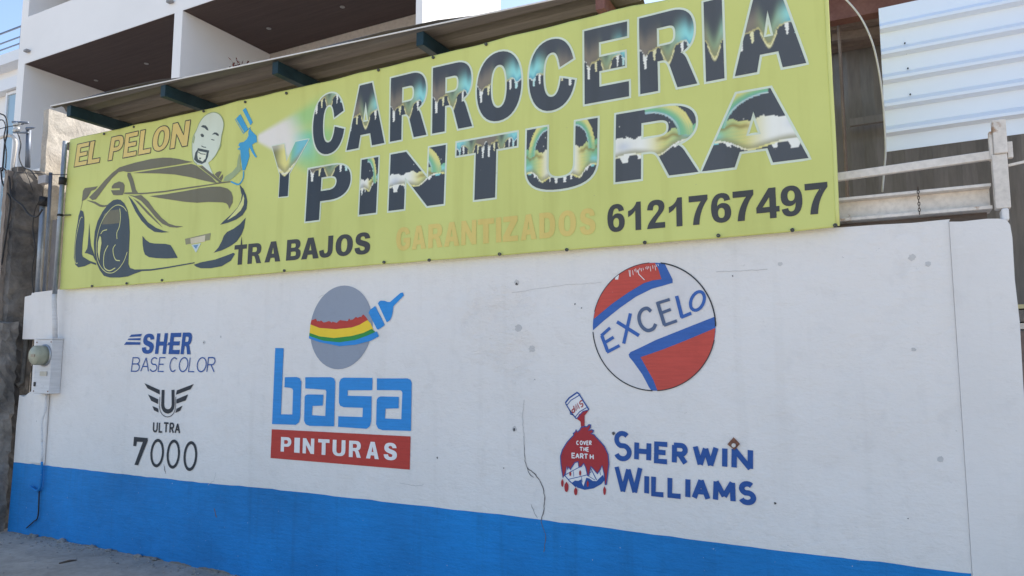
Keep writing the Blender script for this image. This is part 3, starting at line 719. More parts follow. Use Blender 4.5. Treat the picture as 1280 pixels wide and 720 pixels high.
at = sh.data.attributes.new('ink', 'FLOAT_COLOR', 'POINT'); at.data.foreach_set('color', np.array([tuple(c[:3]) + (1,) for c in Cc], np.float32).ravel())
sol = sh.modifiers.new('thickness', 'SOLIDIFY'); sol.thickness = 0.003; sol.offset = -1.0
# folded hem down the right side
hem = MB()
hp = [(BX1 + 0.004, BY - 0.002, lin(bot_pts, BX1) + 0.01), (BX1 + 0.006, BY + 0.004, 2.8), (BX1 + 0.003, BY + 0.0, 3.3), (BX1 + 0.004, BY, 3.74)]
hem.tube(spline(hp, 5), 0.011, 8); hem.build('banner_hem', vinyl('hem_cloth', A(176, 186, 128)), banner, True)

# ---- chrome drip lettering: print colours letter by letter, dark ink paled rightward as flare haze
DARK = A(50, 60, 76); DARK2 = A(76, 82, 94); CY = A(126, 190, 206); TAN = A(138, 131, 124); GRN = A(140, 166, 140); GOLD = A(190, 190, 132); WHT = A(206, 208, 218); OLV = A(128, 130, 108); BLU = A(72, 140, 178); MINT = A(112, 166, 140)
def tri(u, c, w, dpt): return -dpt * (0.5 + 0.5 * math.cos(math.pi * min(1.0, abs(u - c) / w)))
def drip_col(u, v, line, dark):
    s = v - line
    b = 0.05 * math.cos(u * 16) * 0.4 + tri(u, .10, .09, .07) + tri(u, .5, .16, .20) + tri(u, .9, .08, .05)
    t = s - b
    hue = mixv(TAN, GRN, sst(.28, .45, u)) if u < .45 else mixv(GRN, CY, sst(.5, .85, u))
    if t > 0:
        c = mixv(dark, DARK2, 0.3)
        gl = math.exp(-((t - 0.10) / 0.15) ** 2) * (0.55 + 0.45 * sst(.35, .8, u))
        c = mixv(c, hue, gl)
        c = mixv(c, BLU, 0.6 * sst(.7, .9, u) * math.exp(-((t - .03) / .04) ** 2))
        c = mixv(c, OLV, 0.7 * math.exp(-((u - .5) / .16) ** 2) * sst(.16, .05, t))
        if t < .022: c = mixv(c, mixv(mixv(GOLD, TAN, .4), WHT, sst(.2, .05, u) + sst(.7, .9, u)), .75)
        return c
    if abs(u - .5) < .12 and t > -.055: return mixv(mixv(GOLD, WHT, .3), dark, sst(-.02, -.055, t))
    for uc, w, l, cc in ((.10, .032, .22, WHT), (.27, .022, .14, GOLD), (.76, .020, .12, WHT), (.89, .030, .13, CY)):
        if abs(u - uc) < w * (1.3 - .6 * sst(0, -l, s)) and s > -l: return mixv(cc, WHT, .4)
    return dark
def wave_col(u, v, dark, lo=.36, hi=.62):
    low = lo + .10 * sst(.25, .9, u) + .03 * math.sin(u * 9) - .05 * math.exp(-((u - .55) / .12) ** 2)
    top = hi + .02 * math.sin(u * 20) + .01 * math.sin(u * 47)
    # curl: bright tube from lower right up to the top middle
    ex, ez = (u - .38) / .52, (v - .55) / .52
    rr = math.hypot(ex, ez)
    if v > top - .06 and .74 < rr < 1.08 and u > .36:
        k = (rr - .74) / .34
        c = mixv(mixv(BLU, MINT, sst(0, .3, k)), GOLD, sst(.3, .75, k)); c = mixv(c, WHT, .7 * math.exp(-((k - .06) / .06) ** 2))
        return mixv(c, MINT, sst(top + .2, top - .05, v) * .7 + .15 * math.sin(k * 40))
    if low < v < top + .05 * sst(.6, .9, u):
        c = mixv(WHT, mixv(GOLD, MINT, sst(.5, .95, u)), sst(.30, .62, u))
        c = mixv(c, OLV, .8 * sst(low + .10, low, v)); c = mixv(c, A(120, 100, 60), .7 * math.exp(-((v - top + .07) / .03) ** 2) * sst(.45, .6, u))
        c = mixv(c, CY, .8 * sst(.75, .9, u) * math.exp(-((v - low - .07) / .05) ** 2)); c = mixv(c, A(150, 165, 200), .5 * math.exp(-((u - .1) / .09) ** 2 - ((v - .5) / .07) ** 2))
        return mixv(c, MINT, .18 * math.sin(v * 120) * sst(.4, .7, u))
    if low - .025 < v <= low: return mixv(GOLD, WHT, .5 + .5 * math.sin(u * 11))
    for uc, w, l in ((.12, .045, .13), (.30, .025, .08), (.74, .03, .06), (.88, .05, .05)):
        if abs(u - uc) < w * (1.4 - .7 * sst(low, low - l, v)) and low - l < v < low: return WHT if uc < .8 else CY
    h = math.sin(u * 127.1 + v * 311.7) * 43758.5453
    if v > top and v < top + .2 and (h - math.floor(h)) > .996: return mixv(WHT, dark, .4)
    return dark
def y_col(x, z, box, ch):
    x0, x1, zb, zt, sl = box
    zz = zb(x); h = zt(x) - zz; v = (z - zz) / h; u = (x - sl * (z - zz) - x0) / (x1 - x0)
    b = .44 + .20 * abs(u - .4) / .3
    if v > b:
        left = mixv(mixv(A(112, 116, 92), GOLD, sst(.08, .36, u)), C_LAV, sst(.85, 1.0, v) * .4)
        right = mixv(mixv(GOLD, MINT, sst(.45, .6, u)), mixv(CY, BLU, .5), sst(.5, .8, u) * sst(.45, .75, v))
        c = mixv(left, right, sst(.38, .52, u)); return mixv(c, OLV, .8 * sst(b + .16, b, v))
    if v > b - .07: return mixv(GOLD, WHT, .4 + .3 * math.sin(v * 90))
    return DARK
def chrome(kind, mirror=False, line=.5, fold=False, narrow=False):
    def cf(x, z, box, ch):
        x0, x1, zb, zt, sl = box
        zz = zb(x); h = zt(x) - zz; v = (z - zz) / h; u = (x - sl * (z - zz) - x0) / (x1 - x0)
        dark = mixv(DARK, DARK2, sst(-4.6, -0.6, x) * .75)  # dark ink lightened towards the right to imitate flare haze
        if fold: u = abs(2 * u - 1)
        if mirror: u = 1 - u
        if narrow: u = .34 + .32 * u
        return drip_col(u, v, line, dark) if kind == 'd' else wave_col(u, v, dark, line if line != .5 else .36, .62)
    return cf
M_chrome = vinyl('chrome_print', attr='ink')
M_halo = vinyl('pale_outline_print', A(180, 196, 196))
ROW1 = dict(bot=((433, 188), (1008, 79.2)), top=((453.7, 106.8), (803, 22.6)))
ROW2 = dict(bot=((382, 277), (1011, 198)), top=((386, 211.5), (960, 111.2)))
row1 = [('C', 390, 429.5, chrome('d', line=.93)), ('A', 433, 481, chrome('d', line=.52)), ('R', 488, 534, chrome('d', line=.52)), ('R', 541, 591, chrome('d', line=.52)), ('O', 596.5, 653, chrome('d', line=.54)), ('C', 662.5, 720, chrome('d', mirror=True, line=.52)), ('E', 732, 787, chrome('d', line=.55)), ('R', 801, 872, chrome('d', line=.54)), ('I', 883, 906, chrome('d', line=.48, narrow=True)), ('A', 919, 1008, chrome('d', line=.5))]
row2 = [('P', 382, 436, chrome('d', line=.97)), ('I', 449, 470.3, chrome('w', line=.46)), ('N', 486, 555.5, chrome('w', line=.42)), ('T', 569.5, 645.5, chrome('d', line=.90, fold=True)), ('U', 658, 747, chrome('w', fold=True, line=.20)), ('R', 770, 873.5, chrome('w', line=.36)), ('A', 878, 1011, chrome('w', mirror=True, line=.26))]
halo = Art(bsurf); chro = Art(bsurf)
def chrome_row(row, R, slant, step):
    for ch, l, r, cf in row:
        (_, box), = word_boxes([(ch, l, r)], R['bot'], R['top'], BY, slant)
        cs = [[place(p, box) for p in c] for c in glyph(ch, 9)]
        for c in cs: halo.line(resample(c, 0.03), 0.027 if ch != 'Y' else 0.016, 0.0016, True)
        chro.poly(cs, 0.0030, step, lambda x, z, b=box, k=ch, cf=cf: cf(x, z, b, k))
chrome_row(row1, ROW1, 0.0, 0.0068)
chrome_row(row2, ROW2, 0.03, 0.0068)
chrome_row([('Y', 336.5, 382, y_col)], dict(bot=((338, 247.3), (383, 243)), top=((338, 183.5), (383, 174.5))), 0.03, 0.0068)
halo.build('lettering_outline', M_halo, banner); chro.build('chrome_lettering', M_chrome, banner)

M_ink = vinyl('dark_print', A(62, 66, 74)); M_inkt = vinyl('grey_print', A(98, 99, 92)); M_inkl = vinyl('slate_print', A(62, 74, 90))
a = Art(bsurf)
heavy_word(a, [('6', 760, 781.5), ('1', 786, 802), ('2', 809.5, 832), ('1', 837, 853.5), ('7', 862, 885.5), ('6', 889.5, 914.5), ('7', 917, 943), ('4', 946, 975), ('9', 977, 1004), ('7', 1007.5, 1036)], ((770, 290.3), (1025, 267.6)), ((770, 255.4), (1030, 228)), BY, 0.0024, 0.0, 0.05)
a.build('phone_number', M_ink, banner)
a = Art(bsurf)
heavy_word(a, [('T', 292.3, 307.5), ('R', 309.3, 326.5), ('A', 331, 351), ('B', 358.3, 376), ('A', 377, 398.5), ('J', 399, 415.7), ('O', 419.3, 441), ('S', 443.5, 463)], ((296, 331.2), (464, 317.5)), ((293, 306.8), (464, 289.6)), BY, 0.0024, 0.02, 0.05)
a.poly([[xz(p, BY) for p in [(300.8, 306.5), (302, 295.5), (303, 306.5)]]], 0.0024)
a.build('dark_lettering', M_ink, banner)
a = Art(bsurf)
heavy_word(a, [('G', 495.5, 513), ('A', 515, 533), ('R', 536, 554), ('A', 556, 575), ('N', 577.5, 596), ('T', 598, 618), ('I', 620.5, 627), ('Z', 629, 648), ('A', 651.5, 671.5), ('D', 675, 695), ('O', 699, 721), ('S', 725.5, 745)], ((496, 313.8), (745, 292.6)), ((496, 285), (745, 259.8)), BY, 0.0024, 0.0, 0.05)
a.build('faded_orange_lettering', vinyl('faded_orange_print', A(184, 172, 112)), banner)
M_tan = vinyl('tan_print', A(186, 172, 118))
for wd in ([('E', 94.3, 110.3), ('L', 110.8, 125.8)], [('P', 136, 152.8), ('E', 154.3, 171), ('L', 173.3, 189), ('O', 189.8, 211), ('N', 213.3, 235)]):
    tanl = Art(bsurf); tano = Art(bsurf)
    for ch, box in word_boxes(wd, ((94, 209.5), (236, 182.5)), ((96, 181.3), (238, 150.3)), BY, 0.11):
        cs = [[place(p, box) for p in c] for c in glyph(ch)]
        tanl.poly(cs, 0.0024, 0.05)
        for c in cs: tano.line(resample(c, .04), 0.0082, 0.0034, True)
    tanl.build('tan_lettering', M_tan, banner); tano.build('tan_lettering_outline', M_ink, banner)

# ---- drawing of a sports car
B = lambda pts: [xz(p, BY) for p in pts]
top_art = Art(bsurf); low_art = Art(bsurf); lt = Art(bsurf)
def dark_top(p): top_art.poly([B(p)], 0.0024, 0.05)
def dark_low(p): low_art.poly([B(p)], 0.0024, 0.05)
dark_top([(113, 247), (124, 236), (132, 226), (141, 216.5), (150, 209.5), (156, 207.5), (170, 203.5), (190, 199), (205, 197.3), (215, 197.6), (225, 199), (233, 201), (242, 202.6), (225, 206), (200, 210), (180, 212.9), (164, 215.3), (160, 215.3), (155, 214.2), (149, 215.5), (141, 223), (132, 235), (126, 243.5), (121.5, 249.5), (117, 250.5)])
dark_top([(104, 252), (105.5, 239), (108, 235.5), (124, 233.2), (121, 237), (116, 239), (112, 246), (109, 249.5)])
dark_top([(160.5, 216), (164, 216.3), (167.5, 224), (171, 237), (174, 241.5), (185, 241), (208, 238.7), (240, 233.5), (263, 230.2), (275, 227.5), (288, 226.5), (288, 227.8), (275, 229.5), (250, 233.8), (225, 237.8), (205, 241), (178, 243.3), (160, 243), (156, 242.5), (157, 241), (166.5, 240.5), (163.5, 229), (160, 220)])
dark_top([(167, 216.6), (200, 211.6), (220, 208.4), (240, 205), (246, 207), (256, 214.8), (265, 222), (271, 228.6), (268, 228.5), (256, 226), (240, 222), (220, 218.5), (200, 217.2)])
dark_top([(249, 208), (254, 207.5), (266, 216.5), (270, 221), (277, 227.2), (274, 228), (262, 218.5)])
dark_top([(268.5, 218), (270.5, 215.5), (274, 214), (277, 214.5), (275, 218.7), (273, 222.5), (274.2, 222.3), (276.3, 219.7), (278.5, 217.5), (278.5, 222), (276.5, 226), (272, 222)])
dark_top([(188.5, 245.5), (208, 243.2), (230, 239.3), (250, 235.4), (265, 233.3), (275, 233.2), (284, 235.5), (289, 240), (291, 247), (290.5, 253.5), (289, 256), (286.5, 261.3), (285, 256.5), (282.5, 254), (278, 253), (260, 252.5), (247, 253.6), (232, 252.5), (215, 250), (200, 247.8)])
dark_top([(141, 233), (144, 229.5), (150, 227), (155, 228.5), (157, 232), (156.5, 240), (155, 244), (148, 244.5), (143, 244), (140, 238.2), (151, 237.8), (151, 235.5), (141, 236)])
dark_top([(110, 250.4), (115, 251.2), (121, 252.5), (127, 256), (132, 257), (138, 255.8), (135, 258.5), (130, 259.3), (126, 258.5), (119, 254.5), (113, 252)])
top_art.line(B([(105, 251), (104, 257), (102.7, 262.5)]), 0.006, 0.0025)
dark_top([(162, 244), (170, 245), (178, 244), (187, 252), (194, 262), (203, 272.5), (212, 279.8), (220, 282.3), (230, 283.2), (222, 284.8), (213, 284), (204, 280), (196, 272.5), (188, 262.5), (178, 251.5), (170, 247)])
dark_top([(168, 248.3), (175, 252.5), (184, 262), (195, 274), (203, 283), (204, 284.5), (196, 277.5), (186, 268), (177, 258)])
dark_low([(161.5, 245), (166.5, 250), (171, 256), (176, 265), (186, 278), (196, 285), (205, 288.5), (212, 290.3), (203, 291), (194, 290), (186, 284.5), (178, 276), (171, 265), (165, 252)])
dark_low([(299.3, 231), (304, 236), (307.5, 244), (309, 252), (308, 261), (303, 269), (295, 274.5), (285, 278.5), (275.5, 281), (279, 277), (289, 268), (297, 259), (301.2, 250), (302, 243), (301.3, 241.5), (300.5, 249), (296, 258), (288, 267), (278, 277), (275.5, 281), (281, 275), (288, 266), (295, 257), (299.5, 248), (300.5, 241)][:15])
lt.poly([B([(304, 243), (305.2, 248), (304.6, 256), (301, 263), (294, 269.5), (284, 275.5), (290, 268.5), (297, 260), (302, 251), (303.5, 246)])], 0.0034, 0.05)
dark_low([(104, 263.5), (106, 265), (107.3, 272), (107, 285), (105.5, 300), (104, 318), (105, 321), (113, 326), (121.3, 329), (121.5, 331.5), (115, 329.3), (107, 333), (99, 334.3), (95.5, 331), (93.7, 322), (94.5, 310), (97, 288), (100, 270), (102.5, 263)])
dark_low([(113.5, 279), (114.5, 296), (116, 308), (119, 316.5), (121.3, 324), (121, 327), (118, 320), (111, 317), (107.5, 316.5), (111, 311), (112, 305)])
dark_low([(148, 249.5), (152, 250), (157, 254.5), (161, 263), (163, 275), (163.5, 290), (162.5, 305), (161.5, 320), (161, 330), (163, 335), (169, 337), (190, 336.5), (208, 334), (230, 330.2), (244, 327.8), (244, 329.2), (230, 331.8), (208, 335.8), (190, 338.5), (178, 339), (168, 342.5), (160, 345.7), (150, 347), (138, 347), (131, 345), (126, 338), (122.5, 330), (120, 318), (119.3, 305), (120.5, 290), (124, 277), (130, 265), (137, 255.5), (143, 250.5)])
dark_low([(179, 295), (183, 300), (188, 303.5), (194, 304.5), (208, 305), (214, 306.5), (218, 313), (223, 322.5), (210, 323.3), (196, 322.8), (187, 321.5), (182, 318.5), (180, 313), (179, 305)])
dark_low([(307, 272), (305, 285), (302, 293), (296, 302), (288, 308), (278, 313), (268, 316), (274, 309), (278, 301), (280, 295), (284, 290), (292, 286), (300, 280)])
dark_low([(243, 331), (252, 328), (270, 324.5), (285, 319), (292, 316), (294, 317.5), (289, 326), (278, 333), (265, 335.5), (252, 335.5), (246, 333.5)])
top_art.build('car_drawing_upper', M_inkt, banner); low_art.build('car_drawing_lower', M_inkl, banner)
for pts, w_ in [([(160, 264.5), (157, 260), (152, 257), (147, 257), (141, 261), (133, 271), (127, 284), (123.5, 298), (122.5, 312), (123.5, 324), (127, 333), (132, 339), (137, 341.3), (143, 340.5), (150, 335), (156, 326), (160, 315)], .0065), ([(151.5, 261), (152.5, 272), (151, 284), (148, 291), (148, 299)], .008), ([(128, 293), (131, 289), (136, 287.5)], .008), ([(137, 307), (132.5, 316), (131, 327), (132, 335), (138, 338.5), (145, 335)], .009), ([(146, 306), (143, 311), (143.5, 319), (146, 325), (151, 326)], .008), ([(105, 272.5), (104, 271.8), (101.5, 276), (98, 292), (95.5, 310), (95.3, 325), (96.2, 329), (98.5, 329)], .006)]:
    lt.line(B(spline(pts, 4)), w_, 0.0034)
lt.poly([B([(127, 295), (128.5, 297), (129, 304), (127, 316), (126, 326), (124.2, 315), (124.7, 303)])], 0.0036)
lt.build('car_drawing_highlights', vinyl('pale_yellow_print', A(184, 192, 142)), banner)
Art(bsurf).poly([B([(132, 268), (140, 263.5), (150, 262), (151.5, 270), (151, 279), (140, 280.5), (130, 281)])], 0.0028, 0.05).build('car_wheel_gap', M_inkt, banner)
Art(bsurf).poly([B([(232, 298.7), (264, 291.2), (263, 300), (233, 306)])], 0.0024).build('car_plate_frame', vinyl('plate_frame_print', A(124, 126, 112)), banner)
Art(bsurf).poly([B([(238.8, 298.3), (257.5, 294.2), (257, 302), (239.5, 305.3)])], 0.0032).build('car_plate', vinyl('plate_print', A(178, 176, 166)), banner)
Art(bsurf).poly([B([(240, 306.2), (252, 304.2), (246, 316)])], 0.0030).build('car_badge', vinyl('badge_print', A(170, 188, 204)), banner)
Art(bsurf).poly([B([(242.5, 307), (249, 306), (246, 311.3)])], 0.0038).build('car_badge_centre', vinyl('badge_blue_print', A(92, 128, 176)), banner)
# ---- drawing of the bald painter and his spray gun
Art(bsurf).poly([B([(241, 182), (242, 172), (246, 163), (250, 153), (256, 145), (264, 140.5), (270, 140.5), (276, 144), (280, 152), (280, 160), (277.5, 170), (276.5, 178), (274, 186), (270, 194), (265, 200), (260.5, 203.5), (264, 212), (266.5, 218), (258, 211), (253, 206.5), (247, 206), (243, 202), (241, 193)])], 0.0036, 0.05).build('painter_portrait', vinyl('portrait_print', A(178, 192, 194)), banner)
p_ = Art(bsurf).line(B(spline([(247, 205.5), (243, 201.5), (241.3, 193), (241, 182), (242, 172), (246, 163), (250, 153), (256, 145), (264, 140.8), (270, 140.8), (276, 144.3), (279.8, 152), (279.8, 160), (277.3, 170), (276.3, 178), (273.8, 186), (269.8, 194), (265, 200)], 3)), 0.008, 0.0042)
p_.poly([B([(241.5, 178), (243.5, 168), (244.5, 172), (243, 180)])], 0.0043).poly([B([(273, 188), (276, 180), (277, 181), (274, 188)])], 0.0043)
p_.poly([B([(299, 192), (301.5, 196), (300, 205), (302, 212), (294, 220), (286, 226.5), (279, 226.5), (281, 221), (290, 215), (296, 208), (297, 200)])], 0.0026)
p_.build('portrait_shading', vinyl('portrait_shade_print', A(134, 152, 128)), banner)
p_ = Art(bsurf)
for q in [[(251.5, 158.3), (253.8, 156.5), (257.5, 157), (260, 160), (261, 163.5), (258.5, 162.5), (256, 160), (253.5, 159.3)], [(265.3, 168.5), (268.5, 165.6), (271.5, 166), (273.8, 168), (273.8, 170.3), (271.5, 169.5), (269.3, 167.8)], [(250.8, 168.5), (253, 167), (255.5, 169), (255, 171.5), (252.5, 171.5)], [(248, 185.3), (262, 188.3), (261.3, 191.3), (255, 190), (247.3, 188.5)], [(248.5, 186), (247.3, 194), (248.3, 199.5), (254, 202.3), (257, 203), (253, 205.2), (247, 203.3), (243.5, 199.5), (245, 191)], [(259, 190), (261.5, 190), (260.5, 196), (257.5, 203), (255.5, 203.3), (254, 202.3), (257.5, 198.3)], [(249.5, 197.3), (252.5, 197.5), (250.5, 200)]]: p_.poly([B(q)], 0.0044)
for q in [[(264.5, 174.3), (266.5, 175), (268.5, 175.3)], [(248, 189.8), (252, 192.5), (257.5, 193)], [(252.3, 182.5), (255, 184), (258, 184.3)]]: p_.line(B(q), 0.007, 0.0045)
p_.build('portrait_features', vinyl('portrait_ink_print', A(66, 76, 84)), banner)
Art(bsurf).poly([B([(249.5, 190), (258.3, 192), (257.3, 198), (254, 201.8), (249, 199), (248, 194)])], 0.0041).build('portrait_mouth', vinyl('portrait_white_print', A(190, 200, 196)), banner)
g_ = Art(bsurf)
for q in [[(296, 148.7), (301.5, 143), (311, 162), (306, 165.7)], [(304.5, 138), (308, 135), (316.5, 153), (313.7, 157)],
          [(313, 160), (315, 164), (319, 168), (321, 169.5), (321.5, 178), (319, 178.5), (315.5, 181), (316.5, 186), (319.5, 193), (321.5, 196.3), (319.5, 197), (315.5, 191), (312, 184), (311, 188), (312, 195), (309, 205), (306, 213), (303, 213), (302, 205), (301, 194), (300.5, 187.5), (297.5, 187), (297.5, 185.8), (300, 184.5), (299.8, 182.5), (298, 182), (300, 178.5), (305, 177.5), (309, 174), (311, 170), (311, 165)]]: g_.poly([B(q)], 0.0036, 0.05)
g_.line(B(spline([(304.5, 214), (304, 222), (301, 228), (297, 230.5), (288.5, 227)], 5)), 0.013, 0.0037)
g_.line(B([(294.8, 149.2), (304.8, 167), (313.8, 159)]), 0.005, 0.0034)
g_.build('spray_gun_drawing', vinyl('blue_print', A(62, 142, 200)), banner)
# ---- eyelets with their ties
M_eye = plain('eyelet_steel', (0.10, 0.10, 0.10, 1), 0.5, 0.6)
eyes = [(130, 167.5), (167.5, 158.8), (254.5, 139), (306.5, 127.5), (358, 116.5), (473, 87.6), (541.5, 71.8), (607.5, 55.2), (115, 357.6), (158.3, 354.2), (202.5, 350.3), (355.5, 338.3), (480, 327.8), (536.5, 325.2), (624.5, 317.6), (708.5, 312.3), (806, 303.2), (898, 294.5), (990.5, 287.6), (1044, 281.8)]
e0 = None
for px, py in eyes:
    q = onY(px, py, BY - 0.012)
    if e0 is None:
        m_ = MB(); seg = 12
        for r_, y_ in ((0.0035, -0.002), (0.0035, -0.006), (0.0105, -0.006), (0.0105, 0.004)):
            m_.v += [(r_ * math.cos(2 * math.pi * k / seg), y_, r_ * math.sin(2 * math.pi * k / seg)) for k in range(seg)]
        for j in range(3): m_.f += [(j * seg + k, j * seg + (k + 1) % seg, (j + 1) * seg + (k + 1) % seg, (j + 1) * seg + k) for k in range(seg)]
        e0 = m_.build('eyelet', M_eye, banner, True); o = e0
    else:
        o = e0.copy(); COL.objects.link(o)
    o.parent = banner; o.matrix_parent_inverse = Matrix.Translation(banner.location).inverted(); o.location = q

# =================================================================== awning over the banner
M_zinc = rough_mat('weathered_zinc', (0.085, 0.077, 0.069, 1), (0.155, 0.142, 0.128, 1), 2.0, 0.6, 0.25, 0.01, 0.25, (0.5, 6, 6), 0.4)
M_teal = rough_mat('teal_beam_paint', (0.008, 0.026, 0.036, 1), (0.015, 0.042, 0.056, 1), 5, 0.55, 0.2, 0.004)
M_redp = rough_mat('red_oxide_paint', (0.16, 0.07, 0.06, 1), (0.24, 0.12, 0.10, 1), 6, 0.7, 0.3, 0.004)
M_edge = plain('bare_sheet_edge', (0.75, 0.73, 0.70, 1), 0.5)
awn = empty('awning', (-4.0, 0.0, 3.9), 'rusty brown corrugated metal awning on dark teal beams over yellow banner', 'awning')
def edge_y(x): return -0.445 + 0.0773 * (x + 6.614)
def ribbed(x0, x1, yf, y1, z, pitch=0.2, hgt=0.028, th=0.004, n=12):
    """corrugated sheet, ribs along x; yf(x) is the street edge"""
    m_ = MB(); prof = []
    y = -0.9
    while y < y1 + 1e-6:
        k = ((y + 0.9) / pitch) % 1.0
        h = hgt * (0 if k < .45 else (k - .45) / .12 if k < .57 else 1 if k < .83 else (0.95 - k) / .12 if k < .95 else 0)
        prof.append((y, h)); y += pitch / 20
    xs = [x0 + (x1 - x0) * i / n for i in range(n + 1)]
    V = []; Fq = []
    np_ = len(prof)
    for x in xs:
        e = yf(x)
        for (y, h) in prof:
            yy = max(y, e)
            hh = h if y >= e else float(np.interp(e, [p[0] for p in prof], [p[1] for p in prof]))
            V.append((x, yy, z + hh))
    for i in range(n):
        for j in range(np_ - 1):
            if prof[j + 1][0] <= min(yf(xs[i]), yf(xs[i + 1])): continue
            Fq.append((i * np_ + j, (i + 1) * np_ + j, (i + 1) * np_ + j + 1, i * np_ + j + 1))
    return V, Fq
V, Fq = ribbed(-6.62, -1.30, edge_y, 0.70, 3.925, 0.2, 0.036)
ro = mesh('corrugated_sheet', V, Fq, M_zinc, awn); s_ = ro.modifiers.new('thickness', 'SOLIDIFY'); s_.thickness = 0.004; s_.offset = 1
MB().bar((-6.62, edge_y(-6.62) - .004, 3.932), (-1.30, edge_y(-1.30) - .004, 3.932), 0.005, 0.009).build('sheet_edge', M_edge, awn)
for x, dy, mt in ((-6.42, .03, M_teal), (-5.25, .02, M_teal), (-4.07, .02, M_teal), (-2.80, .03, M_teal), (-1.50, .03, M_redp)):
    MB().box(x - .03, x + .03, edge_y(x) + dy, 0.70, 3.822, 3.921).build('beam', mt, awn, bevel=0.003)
# added roof, unseen behind the banner; its ribbed edge shades the side wall
V, Fq = ribbed(-7.62, -6.66, lambda x: 0.26, 4.4, 3.87, 0.2, 0.055, n=2)
V2, F2 = ribbed(-6.655, -0.40, lambda x: 0.72, 4.4, 3.87, 0.2, 0.055)
Fq = Fq + [tuple(i + len(V) for i in q) for q in F2]; V = V + V2
wr = mesh('shadow_casting_roof', V, Fq, M_zinc); s_ = wr.modifiers.new('thickness', 'SOLIDIFY'); s_.thickness = 0.004; s_.offset = 1
tag(wr, 'unseen corrugated roof added behind the yellow banner to cast a wavy shadow', 'roof')

# =================================================================== old concrete side wall at the left
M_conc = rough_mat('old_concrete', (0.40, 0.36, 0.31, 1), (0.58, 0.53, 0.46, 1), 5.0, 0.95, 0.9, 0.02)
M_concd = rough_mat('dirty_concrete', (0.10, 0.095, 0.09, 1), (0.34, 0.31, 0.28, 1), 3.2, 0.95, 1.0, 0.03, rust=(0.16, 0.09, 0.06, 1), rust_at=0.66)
M_pier = rough_mat('dark_pier_concrete', (0.04, 0.042, 0.047, 1), (0.20, 0.185, 0.17, 1), 3.5, 0.95, 1.0, 0.02)  # front pier is coloured much darker than the tall wall
side = empty('side_wall', (-7.86, 0.5, 0), 'rough old concrete boundary wall with sunlit top left of banner', 'wall')
def rough_block(name, x0, x1, y0, y1, z0, z1, mat, step=0.07, amp=0.008):
    bm = bmesh.new(); bmesh.ops.create_cube(bm, size=1)
    for v_ in bm.verts: v_.co = Vector((x0 + (v_.co.x + .5) * (x1 - x0), y0 + (v_.co.y + .5) * (y1 - y0), z0 + (v_.co.z + .5) * (z1 - z0)))
    for ax, a0, a1 in ((0, x0, x1), (1, y0, y1), (2, z0, z1)):
        n = int((a1 - a0) / step)
        for k in range(1, n + 1):
            co = [0, 0, 0]; no = [0, 0, 0]; co[ax] = a0 + (a1 - a0) * k / (n + 1); no[ax] = 1
            bmesh.ops.bisect_plane(bm, geom=bm.verts[:] + bm.edges[:] + bm.faces[:], plane_co=co, plane_no=no)
    for v_ in bm.verts:
        v_.co += Vector((rnd.uniform(-1, 1), rnd.uniform(-1, 1), rnd.uniform(-1, 1))) * amp
    me = bpy.data.meshes.new(name); bm.to_mesh(me); bm.free()
    return link(name, me, mat, side)
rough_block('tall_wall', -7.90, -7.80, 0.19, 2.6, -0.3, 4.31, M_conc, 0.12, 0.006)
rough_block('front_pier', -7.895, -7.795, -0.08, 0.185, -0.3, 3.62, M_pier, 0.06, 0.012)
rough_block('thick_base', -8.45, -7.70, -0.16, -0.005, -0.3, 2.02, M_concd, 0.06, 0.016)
rough_block('weathered_board', -7.935, -7.87, -0.13, -0.07, 2.0, 3.58, rough_mat('weathered_timber', (0.22, 0.18, 0.15, 1), (0.36, 0.31, 0.27, 1), 6, 0.95, 0.8, 0.01, stretch=(6, 6, 0.7)), 0.05, 0.005)
gp = MB(); q0, q1 = onY(62, 276, .30), onY(73, 276, .30); gp.box(q0[0], q1[0], .30, .33, 2.1, q0[2])
tag(gp.build('metal_sheet_strip', rough_mat('lilac_grey_sheet', (0.30, 0.28, 0.30, 1), (0.42, 0.40, 0.41, 1), 3, 0.7, 0.3, 0.005, stretch=(5, 5, .6))), 'narrow grey metal sheet standing behind wall left of banner', 'metal sheet')
# dark brown backing plate behind the wall-end pocket, with an old pipe
rp = MB(); rp.box(-7.72, -7.30, 0.152, 0.17, 1.2, 2.0); rp.build('pocket_backing', rough_mat('dark_brown_backing', (0.05, 0.04, 0.03, 1), (0.10, 0.075, 0.05, 1), 8), wall)
pp0 = xz((33, 430), .08); pp1 = xz((28, 478), .08)
MB().tube([(pp0[0], .08, pp0[1] + .1), (pp1[0], .08, pp1[1]), (pp1[0], .03, pp1[1] - .03)], .022, 10).build('pocket_pipe', rough_mat('old_pipe', (0.12, 0.11, 0.10, 1), (0.22, 0.2, 0.17, 1), 12), wall, True)

